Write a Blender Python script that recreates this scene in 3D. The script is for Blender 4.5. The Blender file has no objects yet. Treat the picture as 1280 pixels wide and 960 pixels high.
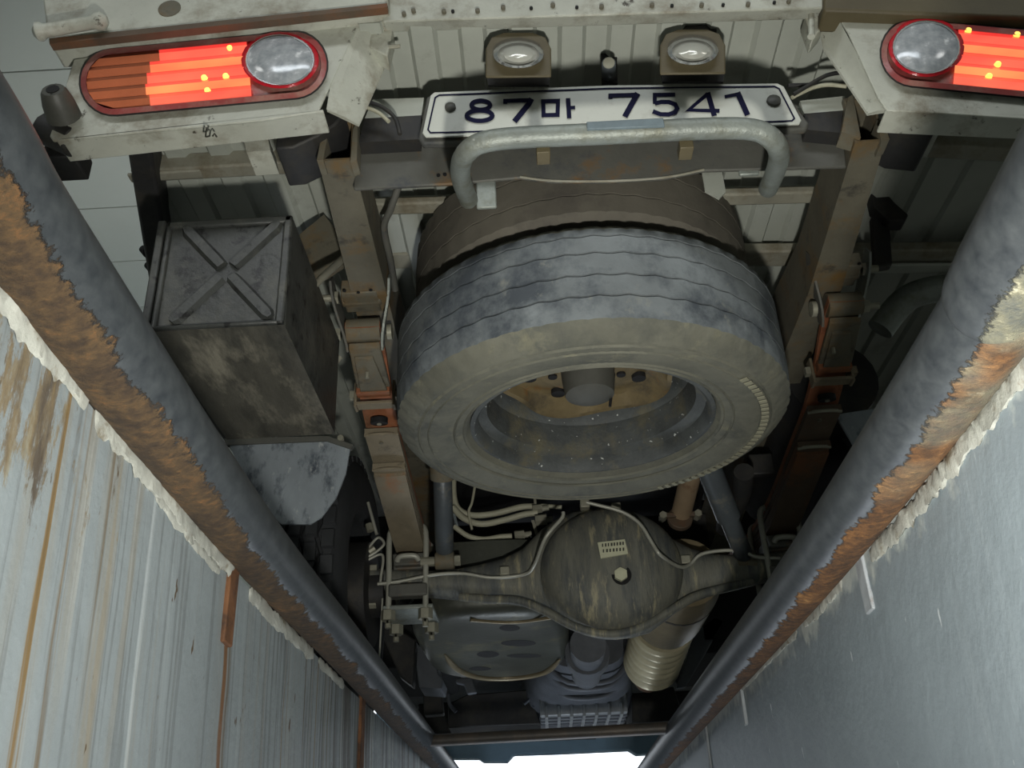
import bpy, bmesh, math, random
from mathutils import Vector, Matrix, noise as mnoise
random.seed(7)
# ------------------------------------------------------------------ camera
F = 1200.0; TH = math.radians(28.33); PS = math.radians(.87); RO = math.radians(2.6)
CAM = Vector((0, 0, -.30))
SC = bpy.context.scene
C = SC.collection
def _w(X, Y, Z):
    c, s = math.cos(PS), math.sin(PS)
    return Vector((X*c - Y*s, X*s + Y*c, Z))
_r = _w(1, 0, 0); _f = _w(0, math.cos(TH), math.sin(TH)); _u = _w(0, -math.sin(TH), math.cos(TH))
_right = _r*math.cos(RO) - _u*math.sin(RO); _up = _r*math.sin(RO) + _u*math.cos(RO)
cd = bpy.data.cameras.new('camera'); cam = bpy.data.objects.new('camera', cd); C.objects.link(cam)
cd.sensor_width = 36; cd.lens = F/1280*36; cd.clip_start = .02; cd.clip_end = 200
cam.matrix_world = Matrix(((_right.x, _up.x, -_f.x, CAM.x), (_right.y, _up.y, -_f.y, CAM.y), (_right.z, _up.z, -_f.z, CAM.z), (0, 0, 0, 1)))
SC.camera = cam
def P(x, y, Y=None, Z=None, X=None):
    """a point of the place from where it shows in the 1280x960 frame and one known coordinate"""
    r = _f + _right*((x-640)/F) + _up*((480-y)/F)
    if Y is not None: t = (Y-CAM.y)/r.y
    elif Z is not None: t = (Z-CAM.z)/r.z
    else: t = (X-CAM.x)/r.x
    return CAM + r*t
# ------------------------------------------------------------------ light
SC.view_settings.view_transform = 'Standard'; SC.view_settings.look = 'None'
SC.view_settings.exposure = 0.0; SC.view_settings.gamma = 1.0; SC.view_settings.use_curve_mapping = False
wd = bpy.data.worlds.new('daylight'); SC.world = wd; wd.use_nodes = True
bg = wd.node_tree.nodes['Background']; bg.inputs[0].default_value = (.86, .93, 1, 1); bg.inputs[1].default_value = 2.2
def lamp(name, kind, loc, energy, color, size, aim=None, sizey=None, spread=None):
    ld = bpy.data.lights.new(name, kind); ld.energy = energy; ld.color = color
    if kind == 'AREA':
        ld.shape = 'RECTANGLE' if sizey else 'DISK'; ld.size = size
        if sizey: ld.size_y = sizey
        if spread: ld.spread = spread
    else: ld.shadow_soft_size = size
    o = bpy.data.objects.new(name, ld); C.objects.link(o); o.location = loc
    if aim is not None: o.rotation_euler = (Vector(aim)-Vector(loc)).to_track_quat('-Z', 'Y').to_euler()
    return o
lamp('pit_work_lamp', 'AREA', (.05, .24, -.42), 5.8, (1, .98, .91), .05, (.09, 1.25, .75), None, math.radians(125))
lamp('workshop_tube_lamp', 'AREA', (0, -2.1, 2.9), 46, (.93, .97, 1), 3.2, (0, .9, .3), .5)
lamp('pit_far_fill', 'AREA', (.0, 3.0, -1.25), 9, (.82, .9, 1), .4, (.05, 2.7, .5))  # added fill light without a visible source, brightens the far underbody
for gx in (-2.4, 2.6):
    for gy in (-1.5, 4.5):
        lamp('workshop_lamp', 'POINT', (gx, gy, 2.5), 18, (1, .98, .93), .25)
# ------------------------------------------------------------------ helpers
def s2l(c): return tuple((v/255/12.92 if v/255 <= .04045 else ((v/255+.055)/1.055)**2.4) for v in c)
def tag(o, label=None, cat=None, group=None, kind=None):
    if label: o['label'] = label
    if cat: o['category'] = cat
    if group: o['group'] = group
    if kind: o['kind'] = kind
    return o
class MB:
    def __init__(s): s.v = []; s.f = []; s.m = []; s.uv = {}
    def add(s, vs, fs, mi=0):
        n = len(s.v); s.v += [Vector(v) for v in vs]
        for f in fs: s.f.append(tuple(i+n for i in f)); s.m.append(mi)
        return s
    def hexa(s, p, mi=0):          # 4 lower/front corners then 4 matching ones
        return s.add(p, [(3, 2, 1, 0), (4, 5, 6, 7), (0, 1, 5, 4), (1, 2, 6, 5), (2, 3, 7, 6), (3, 0, 4, 7)], mi)
    def box(s, a, b, mi=0):
        (x0, y0, z0), (x1, y1, z1) = a, b
        return s.hexa([(x0, y0, z0), (x1, y0, z0), (x1, y1, z0), (x0, y1, z0), (x0, y0, z1), (x1, y0, z1), (x1, y1, z1), (x0, y1, z1)], mi)
    def prism(s, pts, vec, mi=0):
        n = len(pts); vec = Vector(vec); q = [Vector(p)+vec for p in pts]
        return s.add(list(pts)+q, [tuple(range(n)), tuple(range(2*n-1, n-1, -1))]+[(i, i+n, (i+1) % n+n, (i+1) % n) for i in range(n)], mi)
    def rings(s, rr, caps=True, closed=False, mi=0, uvs=None):
        n = len(rr[0]); b = len(s.v); vs = [v for r in rr for v in r]; fs = []; k = len(rr)
        for i in range(k if closed else k-1):
            j = (i+1) % k
            for a in range(n):
                c = (a+1) % n
                fs.append((i*n+a, i*n+c, j*n+c, j*n+a))
                if uvs:
                    u0, u1 = uvs[i], uvs[j]
                    s.uv[len(s.f)+len(fs)-1] = [(u0, a/n), (u0, (a+1)/n), (u1, (a+1)/n), (u1, a/n)]
        if caps and not closed: fs += [tuple(range(n-1, -1, -1)), tuple(range((k-1)*n, k*n))]
        return s.add(vs, fs, mi)
    def tube(s, path, r, seg=12, caps=True, mi=0, ref=None):
        path = [Vector(p) for p in path]; rs = r if isinstance(r, (list, tuple)) else [r]*len(path)
        rr = []; us = []; u = 0; prev = None
        for i, p in enumerate(path):
            t = (path[min(i+1, len(path)-1)]-path[max(i-1, 0)]).normalized()
            if prev is None:
                a = Vector(ref) if ref else (Vector((0, 0, 1)) if abs(t.z) < .9 else Vector((1, 0, 0)))
                e = (a - t*a.dot(t)).normalized()
            else: e = (prev - t*prev.dot(t)).normalized()
            prev = e; g = t.cross(e)
            rr.append([p + (e*math.cos(2*math.pi*k/seg)+g*math.sin(2*math.pi*k/seg))*rs[i] for k in range(seg)])
            if i: u += (p-path[i-1]).length
            us.append(u)
        return s.rings(rr, caps, mi=mi, uvs=us)
    def lathe(s, prof, o, ax=(0, 0, 1), seg=32, mi=0, mis=None, wob=None, closed=False, caps=True):
        ax = Vector(ax).normalized(); e = ax.orthogonal().normalized(); g = ax.cross(e); o = Vector(o)
        rr = []
        for j, (r, z) in enumerate(prof):
            ring = []
            for k in range(seg):
                a = 2*math.pi*k/seg; r2, z2 = wob(j, k, r, z) if wob else (r, z)
                ring.append(o + ax*z2 + (e*math.cos(a)+g*math.sin(a))*r2)
            rr.append(ring)
        b = len(s.f); s.rings(rr, caps and not closed, closed=closed, mi=mi)
        if mis:
            for j in range(len(prof)-(0 if closed else 1)):
                for k in range(seg): s.m[b+j*seg+k] = mis[j]
        return s
    def cyl(s, a, b, r, seg=12, mi=0): return s.tube([a, b], r, seg, mi=mi)
    def hexnut(s, c, ax, r, h, mi=0):
        c = Vector(c); ax = Vector(ax).normalized(); return s.tube([c, c+ax*h], r, 6, mi=mi)
def smoothpath(pts, n=6):
    pts = [Vector(p) for p in pts]; out = []
    for i in range(len(pts)-1):
        p0 = pts[max(i-1, 0)]; p1 = pts[i]; p2 = pts[i+1]; p3 = pts[min(i+2, len(pts)-1)]
        for k in range(n):
            t = k/n
            out.append(.5*((2*p1)+(p2-p0)*t+(2*p0-5*p1+4*p2-p3)*t*t+(3*p1-p0-3*p2+p3)*t**3))
    out.append(pts[-1]); return out
def wloc(o):
    v = Vector((0, 0, 0))
    while o: v += o.location; o = o.parent
    return v
def obj(name, mb, mats, parent=None, label=None, smooth=35, bevel=0, kind=None, origin=None):
    if not isinstance(mats, (list, tuple)): mats = [mats]
    lo = Vector([min(v[i] for v in mb.v) for i in range(3)]); hi = Vector([max(v[i] for v in mb.v) for i in range(3)])
    c = Vector(origin) if origin is not None else (lo+hi)/2
    me = bpy.data.meshes.new(name); me.from_pydata([v-c for v in mb.v], [], mb.f)
    for m in mats: me.materials.append(m)
    me.polygons.foreach_set('material_index', mb.m)
    if mb.uv:
        ul = me.uv_layers.new(name='UVMap')
        for fi, q in mb.uv.items():
            p = me.polygons[fi]
            for k, li in enumerate(p.loop_indices):
                if k < len(q): ul.data[li].uv = q[k]
    bm = bmesh.new(); bm.from_mesh(me); bmesh.ops.recalc_face_normals(bm, faces=bm.faces); bm.to_mesh(me); bm.free()
    if smooth:
        me.polygons.foreach_set('use_smooth', [True]*len(me.polygons)); me.set_sharp_from_angle(angle=math.radians(smooth))
    o = bpy.data.objects.new(name, me); C.objects.link(o)
    if parent: o.parent = parent; o.location = c - wloc(parent)
    else: o.location = c
    if bevel:
        b = o.modifiers.new('bevel', 'BEVEL'); b.width = bevel; b.segments = 2; b.limit_method = 'ANGLE'; b.angle_limit = math.radians(40)
    if label: o['label'] = label
    if kind: o['kind'] = kind
    return o
def empty(name, loc, label, cat, group=None):
    o = bpy.data.objects.new(name, None); C.objects.link(o); o.location = loc; o.empty_display_size = .1
    return tag(o, label, cat, group)
# ------------------------------------------------------------------ materials
class N:
    def __init__(s, name):
        s.mat = bpy.data.materials.new(name); s.mat.use_nodes = True; s.t = s.mat.node_tree
        s.b = s.t.nodes['Principled BSDF']; s.tc = s.t.nodes.new('ShaderNodeTexCoord')
    def n(s, ty, **kw):
        x = s.t.nodes.new('ShaderNode'+ty)
        for k, v in kw.items():
            if k.startswith('i_'): x.inputs[k[2:]].default_value = v
            else: setattr(x, k, v)
        return x
    def l(s, a, b): s.t.links.new(a, b)
    def co(s, scale=(1, 1, 1), out='Object', rot=(0, 0, 0), loc=(0, 0, 0)):
        m = s.n('Mapping'); m.inputs['Scale'].default_value = scale; m.inputs['Rotation'].default_value = rot; m.inputs['Location'].default_value = loc
        s.l(s.tc.outputs[out], m.inputs[0]); return m.outputs[0]
    def noise(s, vec, scale, detail=4, rough=.55, dist=0):
        x = s.n('TexNoise'); x.inputs['Scale'].default_value = scale; x.inputs['Detail'].default_value = detail
        x.inputs['Roughness'].default_value = rough; x.inputs['Distortion'].default_value = dist
        s.l(vec, x.inputs['Vector']); return x.outputs['Fac']
    def ramp(s, fac, stops, interp='LINEAR'):
        r = s.n('ValToRGB'); r.color_ramp.interpolation = interp; e = r.color_ramp.elements
        while len(e) < len(stops): e.new(.5)
        for i, (p, c) in enumerate(stops):
            e[i].position = p; e[i].color = (c, c, c, 1) if isinstance(c, (int, float)) else (*c[:3], 1)
        s.l(fac, r.inputs[0]); return r.outputs[0]
    def mix(s, fac, a, b, blend='MIX'):
        m = s.n('Mix', data_type='RGBA', blend_type=blend)
        for k, v in ((0, fac), (6, a), (7, b)):
            if isinstance(v, (int, float)): m.inputs[k].default_value = v
            elif isinstance(v, tuple): m.inputs[k].default_value = (*v[:3], 1)
            else: s.l(v, m.inputs[k])
        return m.outputs[2]
    def math(s, op, a, b=0.0, clamp=False):
        m = s.n('Math', operation=op, use_clamp=clamp)
        for k, v in ((0, a), (1, b)):
            if isinstance(v, (int, float)): m.inputs[k].default_value = v
            else: s.l(v, m.inputs[k])
        return m.outputs[0]
    def bump(s, h, strength=.3, dist=.004):
        b = s.n('Bump'); b.inputs['Strength'].default_value = strength; b.inputs['Distance'].default_value = dist
        s.l(h, b.inputs['Height']); s.l(b.outputs[0], s.b.inputs['Normal'])
    def done(s, color, rough=.6, metal=0.0):
        if isinstance(color, tuple): s.b.inputs['Base Color'].default_value = (*color[:3], 1)
        else: s.l(color, s.b.inputs['Base Color'])
        if isinstance(rough, (int, float)): s.b.inputs['Roughness'].default_value = rough
        else: s.l(rough, s.b.inputs['Roughness'])
        s.b.inputs['Metallic'].default_value = metal
        return s.mat
def M(name, base, rough=.6, metal=0.0, var=.3, vs=9, dirt=None, ds=7, dt=(.48, .62), dirt2=None, d2s=16, d2t=(.55, .68), bump=.25, bs=70, spk=None, stretch=(1, 1, 1)):
    k = N(name); base = s2l(base); co = k.co(stretch)
    n1 = k.noise(co, vs, 6, .65)
    lo = tuple(v*(1-var) for v in base); hi = tuple(min(1, v*(1+var)) for v in base)
    col = k.ramp(n1, [(.3, lo), (.7, hi)])
    if dirt:
        col = k.mix(k.ramp(k.noise(k.co(stretch, loc=(3, 1, 7)), ds, 8, .7), [(dt[0], 0.0), (dt[1], 1.0)]), col, s2l(dirt))
    if dirt2:
        col = k.mix(k.ramp(k.noise(k.co(stretch, loc=(13, 5, 2)), d2s, 8, .7), [(d2t[0], 0.0), (d2t[1], 1.0)]), col, s2l(dirt2))
    if spk:
        col = k.mix(k.ramp(k.noise(k.co(loc=(9, 9, 3)), spk[1], 2, .5), [(spk[2], 0.0), (spk[2]+.03, 1.0)]), col, s2l(spk[0]))
    k.bump(k.noise(co, bs, 5, .6), bump, .003)
    return k.done(col, rough, metal)
W = {}
W['white'] = M('dirty_white_paint', (184, 186, 174), .5, 0, .16, 7, (124, 114, 94), 10, (.50, .70), (70, 64, 54), 42, (.62, .68), .25, 90)
W['bed'] = M('bed_floor_paint', (172, 176, 166), .55, 0, .12, 5, (120, 116, 104), 6, (.56, .78), None, bump=.08)
W['bedrail'] = M('bed_rail_paint', (142, 140, 126), .6, 0, .2, 8, (104, 90, 64), 8, (.5, .7))
W['frame'] = M('frame_steel', (104, 100, 86), .7, .1, .25, 8, (118, 92, 52), 8, (.5, .68), (64, 62, 56), 22, (.56, .7), .4, 60)
W['frame_grey'] = M('frame_crossmember_steel', (92, 92, 86), .65, .1, .2, 8, (124, 92, 50), 5, (.56, .66), (60, 64, 72), 8, (.55, .7), .3, 60)
W['crossbar'] = M('brownish_steel_bar', (74, 70, 66), .5, .2, .25, 12, (96, 84, 72), 14, (.5, .7))
W['dark'] = M('dark_underbody_steel', (44, 44, 44), .6, .2, .35, 9, (66, 62, 54), 10, (.5, .7))
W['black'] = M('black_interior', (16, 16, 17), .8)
W['boxm'] = M('dusty_black_box_paint', (56, 58, 56), .42, 0, .3, 7, (86, 86, 78), 9, (.5, .72), (22, 22, 22), 34, (.55, .62), .3, 90)
W['boxb'] = M('scratched_box_underside', (84, 82, 74), .6, 0, .3, 12, (134, 130, 116), 10, (.5, .66), (52, 52, 48), 8, (.52, .7), .5, 60, stretch=(2.2, .7, 1))
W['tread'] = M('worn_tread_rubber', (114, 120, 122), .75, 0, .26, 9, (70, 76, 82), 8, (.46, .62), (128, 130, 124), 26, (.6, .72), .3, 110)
W['side'] = M('dusty_sidewall_rubber', (112, 112, 100), .8, 0, .22, 7, (84, 86, 80), 10, (.48, .68), (130, 128, 108), 18, (.58, .72), .35, 90)
W['block'] = M('pale_moulded_rubber', (146, 144, 124), .8, 0, .15, 20); W['tread2'] = M('brownish_tread_rubber', (96, 92, 82), .8, 0, .2, 8, (76, 72, 66), 9, (.5, .7))  # tread2 is a browner, darker rubber for the upper spare tyre
W['rubber'] = M('black_tyre_rubber', (46, 48, 50), .8, 0, .25, 10)
W['rim'] = M('dark_rim_steel', (84, 88, 88), .65, .1, .35, 14, (110, 106, 88), 12, (.52, .68), None, bump=.5, bs=130, spk=((206, 210, 206), 110, .70))
W['disc'] = M('muddy_wheel_disc', (118, 104, 74), .75, 0, .3, 10, (84, 76, 60), 12, (.5, .64), (128, 92, 50), 18, (.58, .7), .5, 60)
W['hub'] = M('dusty_grey_hub', (84, 84, 78), .65, .1, .2, 12)
W['leaf'] = M('rusty_leaf_steel', (144, 90, 60), .7, .1, .25, 10, (116, 100, 78), 9, (.48, .66), (96, 56, 36), 20, (.56, .7), .35, 80)
W['leafg'] = M('dusty_leaf_steel', (128, 118, 98), .7, .1, .2, 12, (150, 102, 64), 7, (.58, .72), (92, 86, 74), 24, (.58, .7), .3, 80)
W['leafd'] = M('brown_leaf_steel', (92, 78, 64), .7, .1, .25, 10, (128, 84, 54), 7, (.5, .68), None, bump=.3)
W['axle'] = M('dusty_axle_casting', (112, 112, 102), .6, .1, .25, 8, (80, 84, 84), 9, (.46, .62), (158, 152, 126), 15, (.56, .66), .5, 80, stretch=(3.2, 1, .6))
W['bolt'] = M('dull_zinc_bolt', (150, 148, 132), .5, .3, .2, 30)
W['hose'] = M('pale_hose_rubber', (176, 174, 152), .55, 0, .12, 14)
W['line'] = M('pale_brake_line', (168, 168, 156), .4, .2, .12, 14)
W['shock'] = M('grey_shock_paint', (84, 90, 94), .4, .2, .2, 14, (118, 116, 108), 20, (.58, .7))
W['exh'] = M('bronzed_exhaust_steel', (128, 116, 90), .4, .3, .25, 8, (96, 92, 76), 9, (.5, .7))
W['exht'] = M('tan_exhaust_pipe', (168, 146, 118), .6, .1, .15, 10, (128, 96, 72), 14, (.56, .7))
W['bell'] = M('shiny_exhaust_bellows', (196, 188, 158), .35, .2, .2, 9)
W['pan'] = M('oily_heat_shield', (74, 76, 68), .42, .25, .3, 7, (110, 106, 78), 8, (.55, .7))
W['gear'] = M('grey_gearbox_alloy', (88, 92, 98), .6, .2, .3, 9)
W['fin'] = M('ribbed_alloy', (150, 154, 156), .5, .3, .3, 18)
W['bump_blue'] = M('blue_grey_bumper_plastic', (140, 170, 192), .55, 0, .15, 5)
W['bar'] = M('galvanised_guard_tube', (136, 142, 136), .5, .3, .22, 14, (108, 108, 92), 14, (.5, .68), (196, 200, 192), 38, (.66, .7), .5, 90)
W['patch'] = M('blue_grey_tape', (104, 118, 124), .6, 0, .2, 30)
W['plate'] = M('dirty_number_plate', (196, 199, 190), .45, 0, .06, 5, (150, 148, 136), 10, (.54, .76), None, bump=.05)
W['navy'] = M('navy_plate_ink', (22, 23, 52), .8, 0, .1); W['navy'].node_tree.nodes['Principled BSDF'].inputs['Specular IOR Level'].default_value = .15
W['brown'] = M('brown_plate_lamp_housing', (86, 78, 56), .6, 0, .2, 9)
W['flap'] = M('scuffed_rubber_flap', (138, 146, 152), .6, 0, .2, 9, (70, 78, 88), 13, (.5, .62), (184, 188, 188), 30, (.6, .7), .3, 60, stretch=(1.6, 1, .8))
W['knob'] = M('grey_plastic_cap', (74, 74, 68), .5, 0, .2, 30)
W['bezel'] = M('dusty_red_lamp_bezel', (150, 70, 68), .3, 0, .2, 10, (168, 136, 122), 14, (.46, .7)); W['gasket'] = M('black_lamp_gasket', (34, 26, 34), .6)
W['amber'] = M('dull_amber_lens', (196, 110, 74), .35, 0, .15, 12); W['amberd'] = M('amber_lens_groove', (150, 84, 56), .35, 0, .15, 12)
W['concrete'] = M('workshop_concrete', (116, 116, 110), .85, 0, .15, 3)
W['ceil'] = M('pale_ceiling_panel', (182, 188, 182), .6, 0, .03, 2, bump=.02)
W['caulk'] = M('white_cracked_sealant', (164, 166, 158), .7, 0, .25, 14, (120, 112, 94), 34, (.54, .66), (70, 62, 50), 60, (.66, .7), .8, 60)
W['strap'] = M('rusted_anchor_steel', (104, 70, 44), .8, .1, .35, 24, (56, 40, 32), 30, (.5, .66), (168, 168, 160), 22, (.6, .68), .6, 60)
W['strapg'] = M('painted_anchor_steel', (150, 156, 160), .6, 0, .2, 24, (104, 70, 44), 30, (.56, .66))
W['label'] = M('aged_data_label', (196, 196, 168), .5, 0, .1, 40)
W['ink'] = M('label_ink', (60, 60, 52), .6)
def lit(name, c1, c2, s):
    k = N(name); n = k.noise(k.co((1, 1, 1)), 22, 3, .5)
    col = k.ramp(n, [(.38, c1), (.66, c2)])
    k.b.inputs['Emission Strength'].default_value = s; k.l(col, k.b.inputs['Emission Color'])
    return k.done((.5, .02, .01), .25)
def lit(name, c, st):
    k = N(name); n = k.noise(k.co((9, 1, 30)), 1, 2, .5)
    col = k.ramp(n, [(.35, tuple(v*.8 for v in c)), (.7, (c[0], min(1, c[1]*1.5), c[2]*1.2))])
    k.b.inputs['Emission Strength'].default_value = st; k.l(col, k.b.inputs['Emission Color'])
    return k.done((.4, .02, .01), .25)
W['red'] = lit('glowing_red_lens', (1, .115, .08), 1.1); W['redhot'] = lit('glowing_orange_lens_ridge', (1, .23, .095), 1.12); W['reddim'] = lit('glowing_dark_red_lens', (.95, .055, .045), 1.0)
W['redring'] = M('clear_red_lens', (190, 30, 44), .2, 0, .2, 14)
k = N('lit_filament_bulb'); k.b.inputs['Emission Strength'].default_value = 2.0; k.b.inputs['Emission Color'].default_value = (1, .5, .08, 1); W['bulb'] = k.done((1, .6, .2), .4)
k = N('clear_reversing_lens'); W['clear'] = k.done(k.ramp(k.noise(k.co((1, 1, 1)), 60, 3, .6), [(.35, s2l((150, 156, 160))), (.6, s2l((182, 186, 190))), (.72, s2l((240, 242, 244)))]), .15, .1)
k = N('reflector_chrome'); W['chrome'] = k.done(s2l((210, 212, 214)), .2, .9)
k = N('clear_plate_lamp_glass'); W['glass'] = k.done(s2l((190, 190, 180)), .15, .2)
def wallmat(name, base, side):
    k = N(name); b = s2l(base)
    sep = k.n('SeparateXYZ'); k.l(k.tc.outputs['Object'], sep.inputs[0]); Y = sep.outputs['Y']; Z = sep.outputs['Z']
    co = k.co((1, 1, 1))
    col = k.ramp(k.noise(co, 3.2, 6, .6), [(.3, tuple(v*.88 for v in b)), (.7, tuple(min(1, v*1.1) for v in b))])
    if side == 'left':
        cs = k.n('CombineXYZ'); k.l(k.math('ADD', Y, k.math('MULTIPLY', Z, .08)), cs.inputs[1]); k.l(Z, cs.inputs[2])
        def streak(sy, sz, lo, hi, seed):
            m = k.n('Mapping'); m.inputs['Scale'].default_value = (1, sy, sz); m.inputs['Location'].default_value = (seed, seed*1.7, 0)
            k.l(cs.outputs[0], m.inputs[0]); x = k.noise(m.outputs[0], 1, 3, .6, .15)
            return k.ramp(x, [(lo, 0.0), (hi, 1.0)])
        pa = k.ramp(k.noise(k.co((1, 4.2, .5), loc=(1, 8, 2)), 1, 2, .5), [(.42, .12), (.60, 1.0)]); pb = k.ramp(k.noise(k.co((1, 5.5, .6), loc=(7, 3, 9)), 1, 2, .5), [(.40, .1), (.62, 1.0)])
        top = k.ramp(k.math('ADD', k.math('MULTIPLY', Z, 2.2), 1.0), [(.2, .35), (1.0, 1.0)])
        far = k.ramp(k.math('MULTIPLY', Y, .4), [(.40, .30), (.60, 1.0)]); far2 = k.ramp(k.math('MULTIPLY', Y, .4), [(.50, .0), (.60, 1.0)])
        col = k.mix(k.math('MULTIPLY', k.math('MULTIPLY', streak(26, .9, .54, .66, 2.3), pb), .5), col, s2l((140, 124, 92)))
        col = k.mix(k.math('MULTIPLY', k.math('MULTIPLY', streak(60, 1.0, .58, .645, 5.1), pa), .9), col, s2l((124, 100, 58)))
        col = k.mix(k.math('MULTIPLY', streak(85, 1.8, .55, .61, 8.2), k.math('MULTIPLY', far, .9)), col, s2l((52, 46, 38)))
        col = k.mix(k.math('MULTIPLY', streak(24, .8, .50, .60, 6.4), k.math('MULTIPLY', far2, .85)), col, s2l((62, 56, 46)))
        col = k.mix(k.math('MULTIPLY', streak(40, 1.0, .58, .64, 9.4), k.math('MULTIPLY', far2, .8)), col, s2l((196, 204, 200)))
        col = k.mix(k.math('MULTIPLY', k.math('MULTIPLY', streak(44, 1.2, .60, .70, 3.7), pb), .4), col, s2l((206, 214, 216)))
        # big rusty peeling corner near the viewer and the drip line under the rusted anchor
        nz = k.noise(k.co((1, 8, 2.4)), 3.4, 10, .78)
        near = k.math('SUBTRACT', 1.75, k.math('MULTIPLY', Y, 2.2), True)
        hi_ = k.math('ADD', k.math('MULTIPLY', Z, 7.0), 1.45, True)
        col = k.mix(k.ramp(k.math('ADD', k.math('MULTIPLY', k.math('MULTIPLY', near, hi_), .42), k.math('MULTIPLY', k.math('SUBTRACT', nz, .5), 1.1)), [(.30, 0.0), (.34, .75), (.5, .9)]), col, k.ramp(k.noise(k.co((1, 7, 2)), 6, 6, .7), [(.38, s2l((70, 52, 28))), (.52, s2l((124, 104, 66))), (.66, s2l((150, 146, 126)))]))
        for (yc, wdt, zz, cc) in ((DRIP0, .0075, .9, (116, 78, 36)), (DRIP0+.012, .004, .6, (96, 76, 44)), (DRIP1, .012, .9, (62, 50, 40))):
            d = k.math('ABSOLUTE', k.math('SUBTRACT', k.math('ADD', k.math('ADD', Y, k.math('MULTIPLY', Z, .1)), k.math('MULTIPLY', k.math('SUBTRACT', k.noise(k.co((1, 1, 1), loc=(yc, 0, 0)), 7, 2), .5), .03)), yc))
            col = k.mix(k.math('MULTIPLY', k.ramp(k.math('DIVIDE', d, wdt), [(.5, 1.0), (1.0, 0.0)]), zz), col, s2l(cc))
        chips = k.ramp(k.noise(k.co((1, 3, 1.2), loc=(4, 2, 6)), 26, 3, .5), [(.715, 0.0), (.735, 1.0)])
        col = k.mix(chips, col, s2l((86, 70, 48)))
    else:
        st = k.noise(k.co((1, 34, 1.6)), 1, 4, .6)
        col = k.mix(k.ramp(st, [(.55, 0.0), (.8, .16)]), col, s2l((190, 200, 204)))
        band = k.ramp(k.math('ADD', k.math('ADD', k.math('MULTIPLY', Z, 14.0), 1.05), k.math('MULTIPLY', k.math('SUBTRACT', k.noise(co, 40, 4), .5), 1.4)), [(.45, 0.0), (.75, .55)])
        col = k.mix(band, col, s2l((206, 212, 204)))
        chips = k.ramp(k.noise(k.co((1, 2, .8), loc=(4, 2, 6)), 30, 3, .5), [(.72, 0.0), (.74, .7)])
        col = k.mix(chips, col, s2l((216, 222, 224)))
    k.bump(k.math('ADD', k.noise(co, 26, 6, .6), k.math('MULTIPLY', k.noise(k.co((1, 1, .35)), 8, 3), .8)), .35, .006)
    return k.done(col, .5)
def railmat(name, side):
    """slate paint on the upper side, rust where it has flaked off below; v runs round the pipe, u along it in metres"""
    k = N(name); sep = k.n('SeparateXYZ'); k.l(k.tc.outputs['UV'], sep.inputs[0]); u = sep.outputs[0]; v = sep.outputs[1]
    uvn = k.n('CombineXYZ'); k.l(u, uvn.inputs[0]); k.l(k.math('MULTIPLY', v, .2), uvn.inputs[1])
    n1 = k.noise(uvn.outputs[0], 16, 8, .72); n2 = k.noise(uvn.outputs[0], 55, 5, .7); n3 = k.noise(uvn.outputs[0], 6, 3, .5); uv2 = k.n('CombineXYZ'); k.l(u, uv2.inputs[0]); k.l(k.math('MULTIPLY', v, .12), uv2.inputs[1]); n4 = k.noise(uv2.outputs[0], 150, 6, .7)
    slate = k.ramp(n2, [(.3, s2l((38, 42, 46))), (.7, s2l((66, 70, 72)))])
    if side == 'left':
        rust = k.ramp(k.math('ADD', k.math('MULTIPLY', n1, .55), k.math('MULTIPLY', n4, .45)), [(.36, s2l((34, 24, 16))), (.46, s2l((56, 42, 26))), (.54, s2l((78, 60, 36))), (.62, s2l((106, 74, 40))), (.7, s2l((146, 112, 74)))])
        thr = k.math('ADD', v, k.math('ADD', k.math('MULTIPLY', k.math('SUBTRACT', n1, .5), .2), k.math('MULTIPLY', k.math('SUBTRACT', n4, .5), .10)))
        thr = k.math('SUBTRACT', thr, k.math('MULTIPLY', k.ramp(k.math('MULTIPLY', u, .2), [(.30, 0.0), (.5, 1.0)]), .055))
        m = k.ramp(thr, [(RAILV[0], 0.0), (RAILV[0]+.012, 1.0)])
    else:
        rust = k.ramp(k.math('ADD', k.math('MULTIPLY', n1, .55), k.math('MULTIPLY', n4, .45)), [(.36, s2l((44, 30, 20))), (.46, s2l((80, 54, 30))), (.56, s2l((120, 82, 44))), (.64, s2l((166, 122, 70))), (.72, s2l((190, 168, 126)))])
        thr = k.math('ADD', k.math('MULTIPLY', v, -1.0), 1.0)
        thr = k.math('ADD', thr, k.math('ADD', k.math('MULTIPLY', k.math('SUBTRACT', n1, .5), .2), k.math('MULTIPLY', k.math('SUBTRACT', n4, .5), .10)))
        thr = k.math('SUBTRACT', thr, k.math('MULTIPLY', k.ramp(k.math('MULTIPLY', u, .2), [(.30, 0.0), (.5, 1.0)]), .04))
        m = k.ramp(thr, [(RAILV[1], 0.0), (RAILV[1]+.012, 1.0)])
        grey = k.ramp(n2, [(.35, s2l((74, 78, 76))), (.6, s2l((112, 110, 92))), (.72, s2l((184, 180, 156)))])
        pt = k.math('MULTIPLY', k.ramp(n3, [(.47, 1.0), (.53, 0.0)]), k.ramp(k.math('MULTIPLY', u, .2), [(.34, 1.0), (.40, 0.0)]))
        rust = k.mix(pt, rust, grey)
    fars = k.ramp(k.math('MULTIPLY', u, .2), [(.42, 1.0), (.62, .5)])
    rust = k.mix(1.0, rust, fars, 'MULTIPLY')
    col = k.mix(m, slate, rust)
    k.bump(k.math('ADD', k.math('MULTIPLY', m, k.math('ADD', n1, k.math('MULTIPLY', n4, .8))), k.math('MULTIPLY', m, -.4)), .9, .005)
    rr = k.mix(m, (.42, .42, .42), (.85, .85, .85))
    return k.done(col, rr, .0)
DRIP0 = 0.0; DRIP1 = 0.0; RAILV = [.365, .40]
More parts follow.
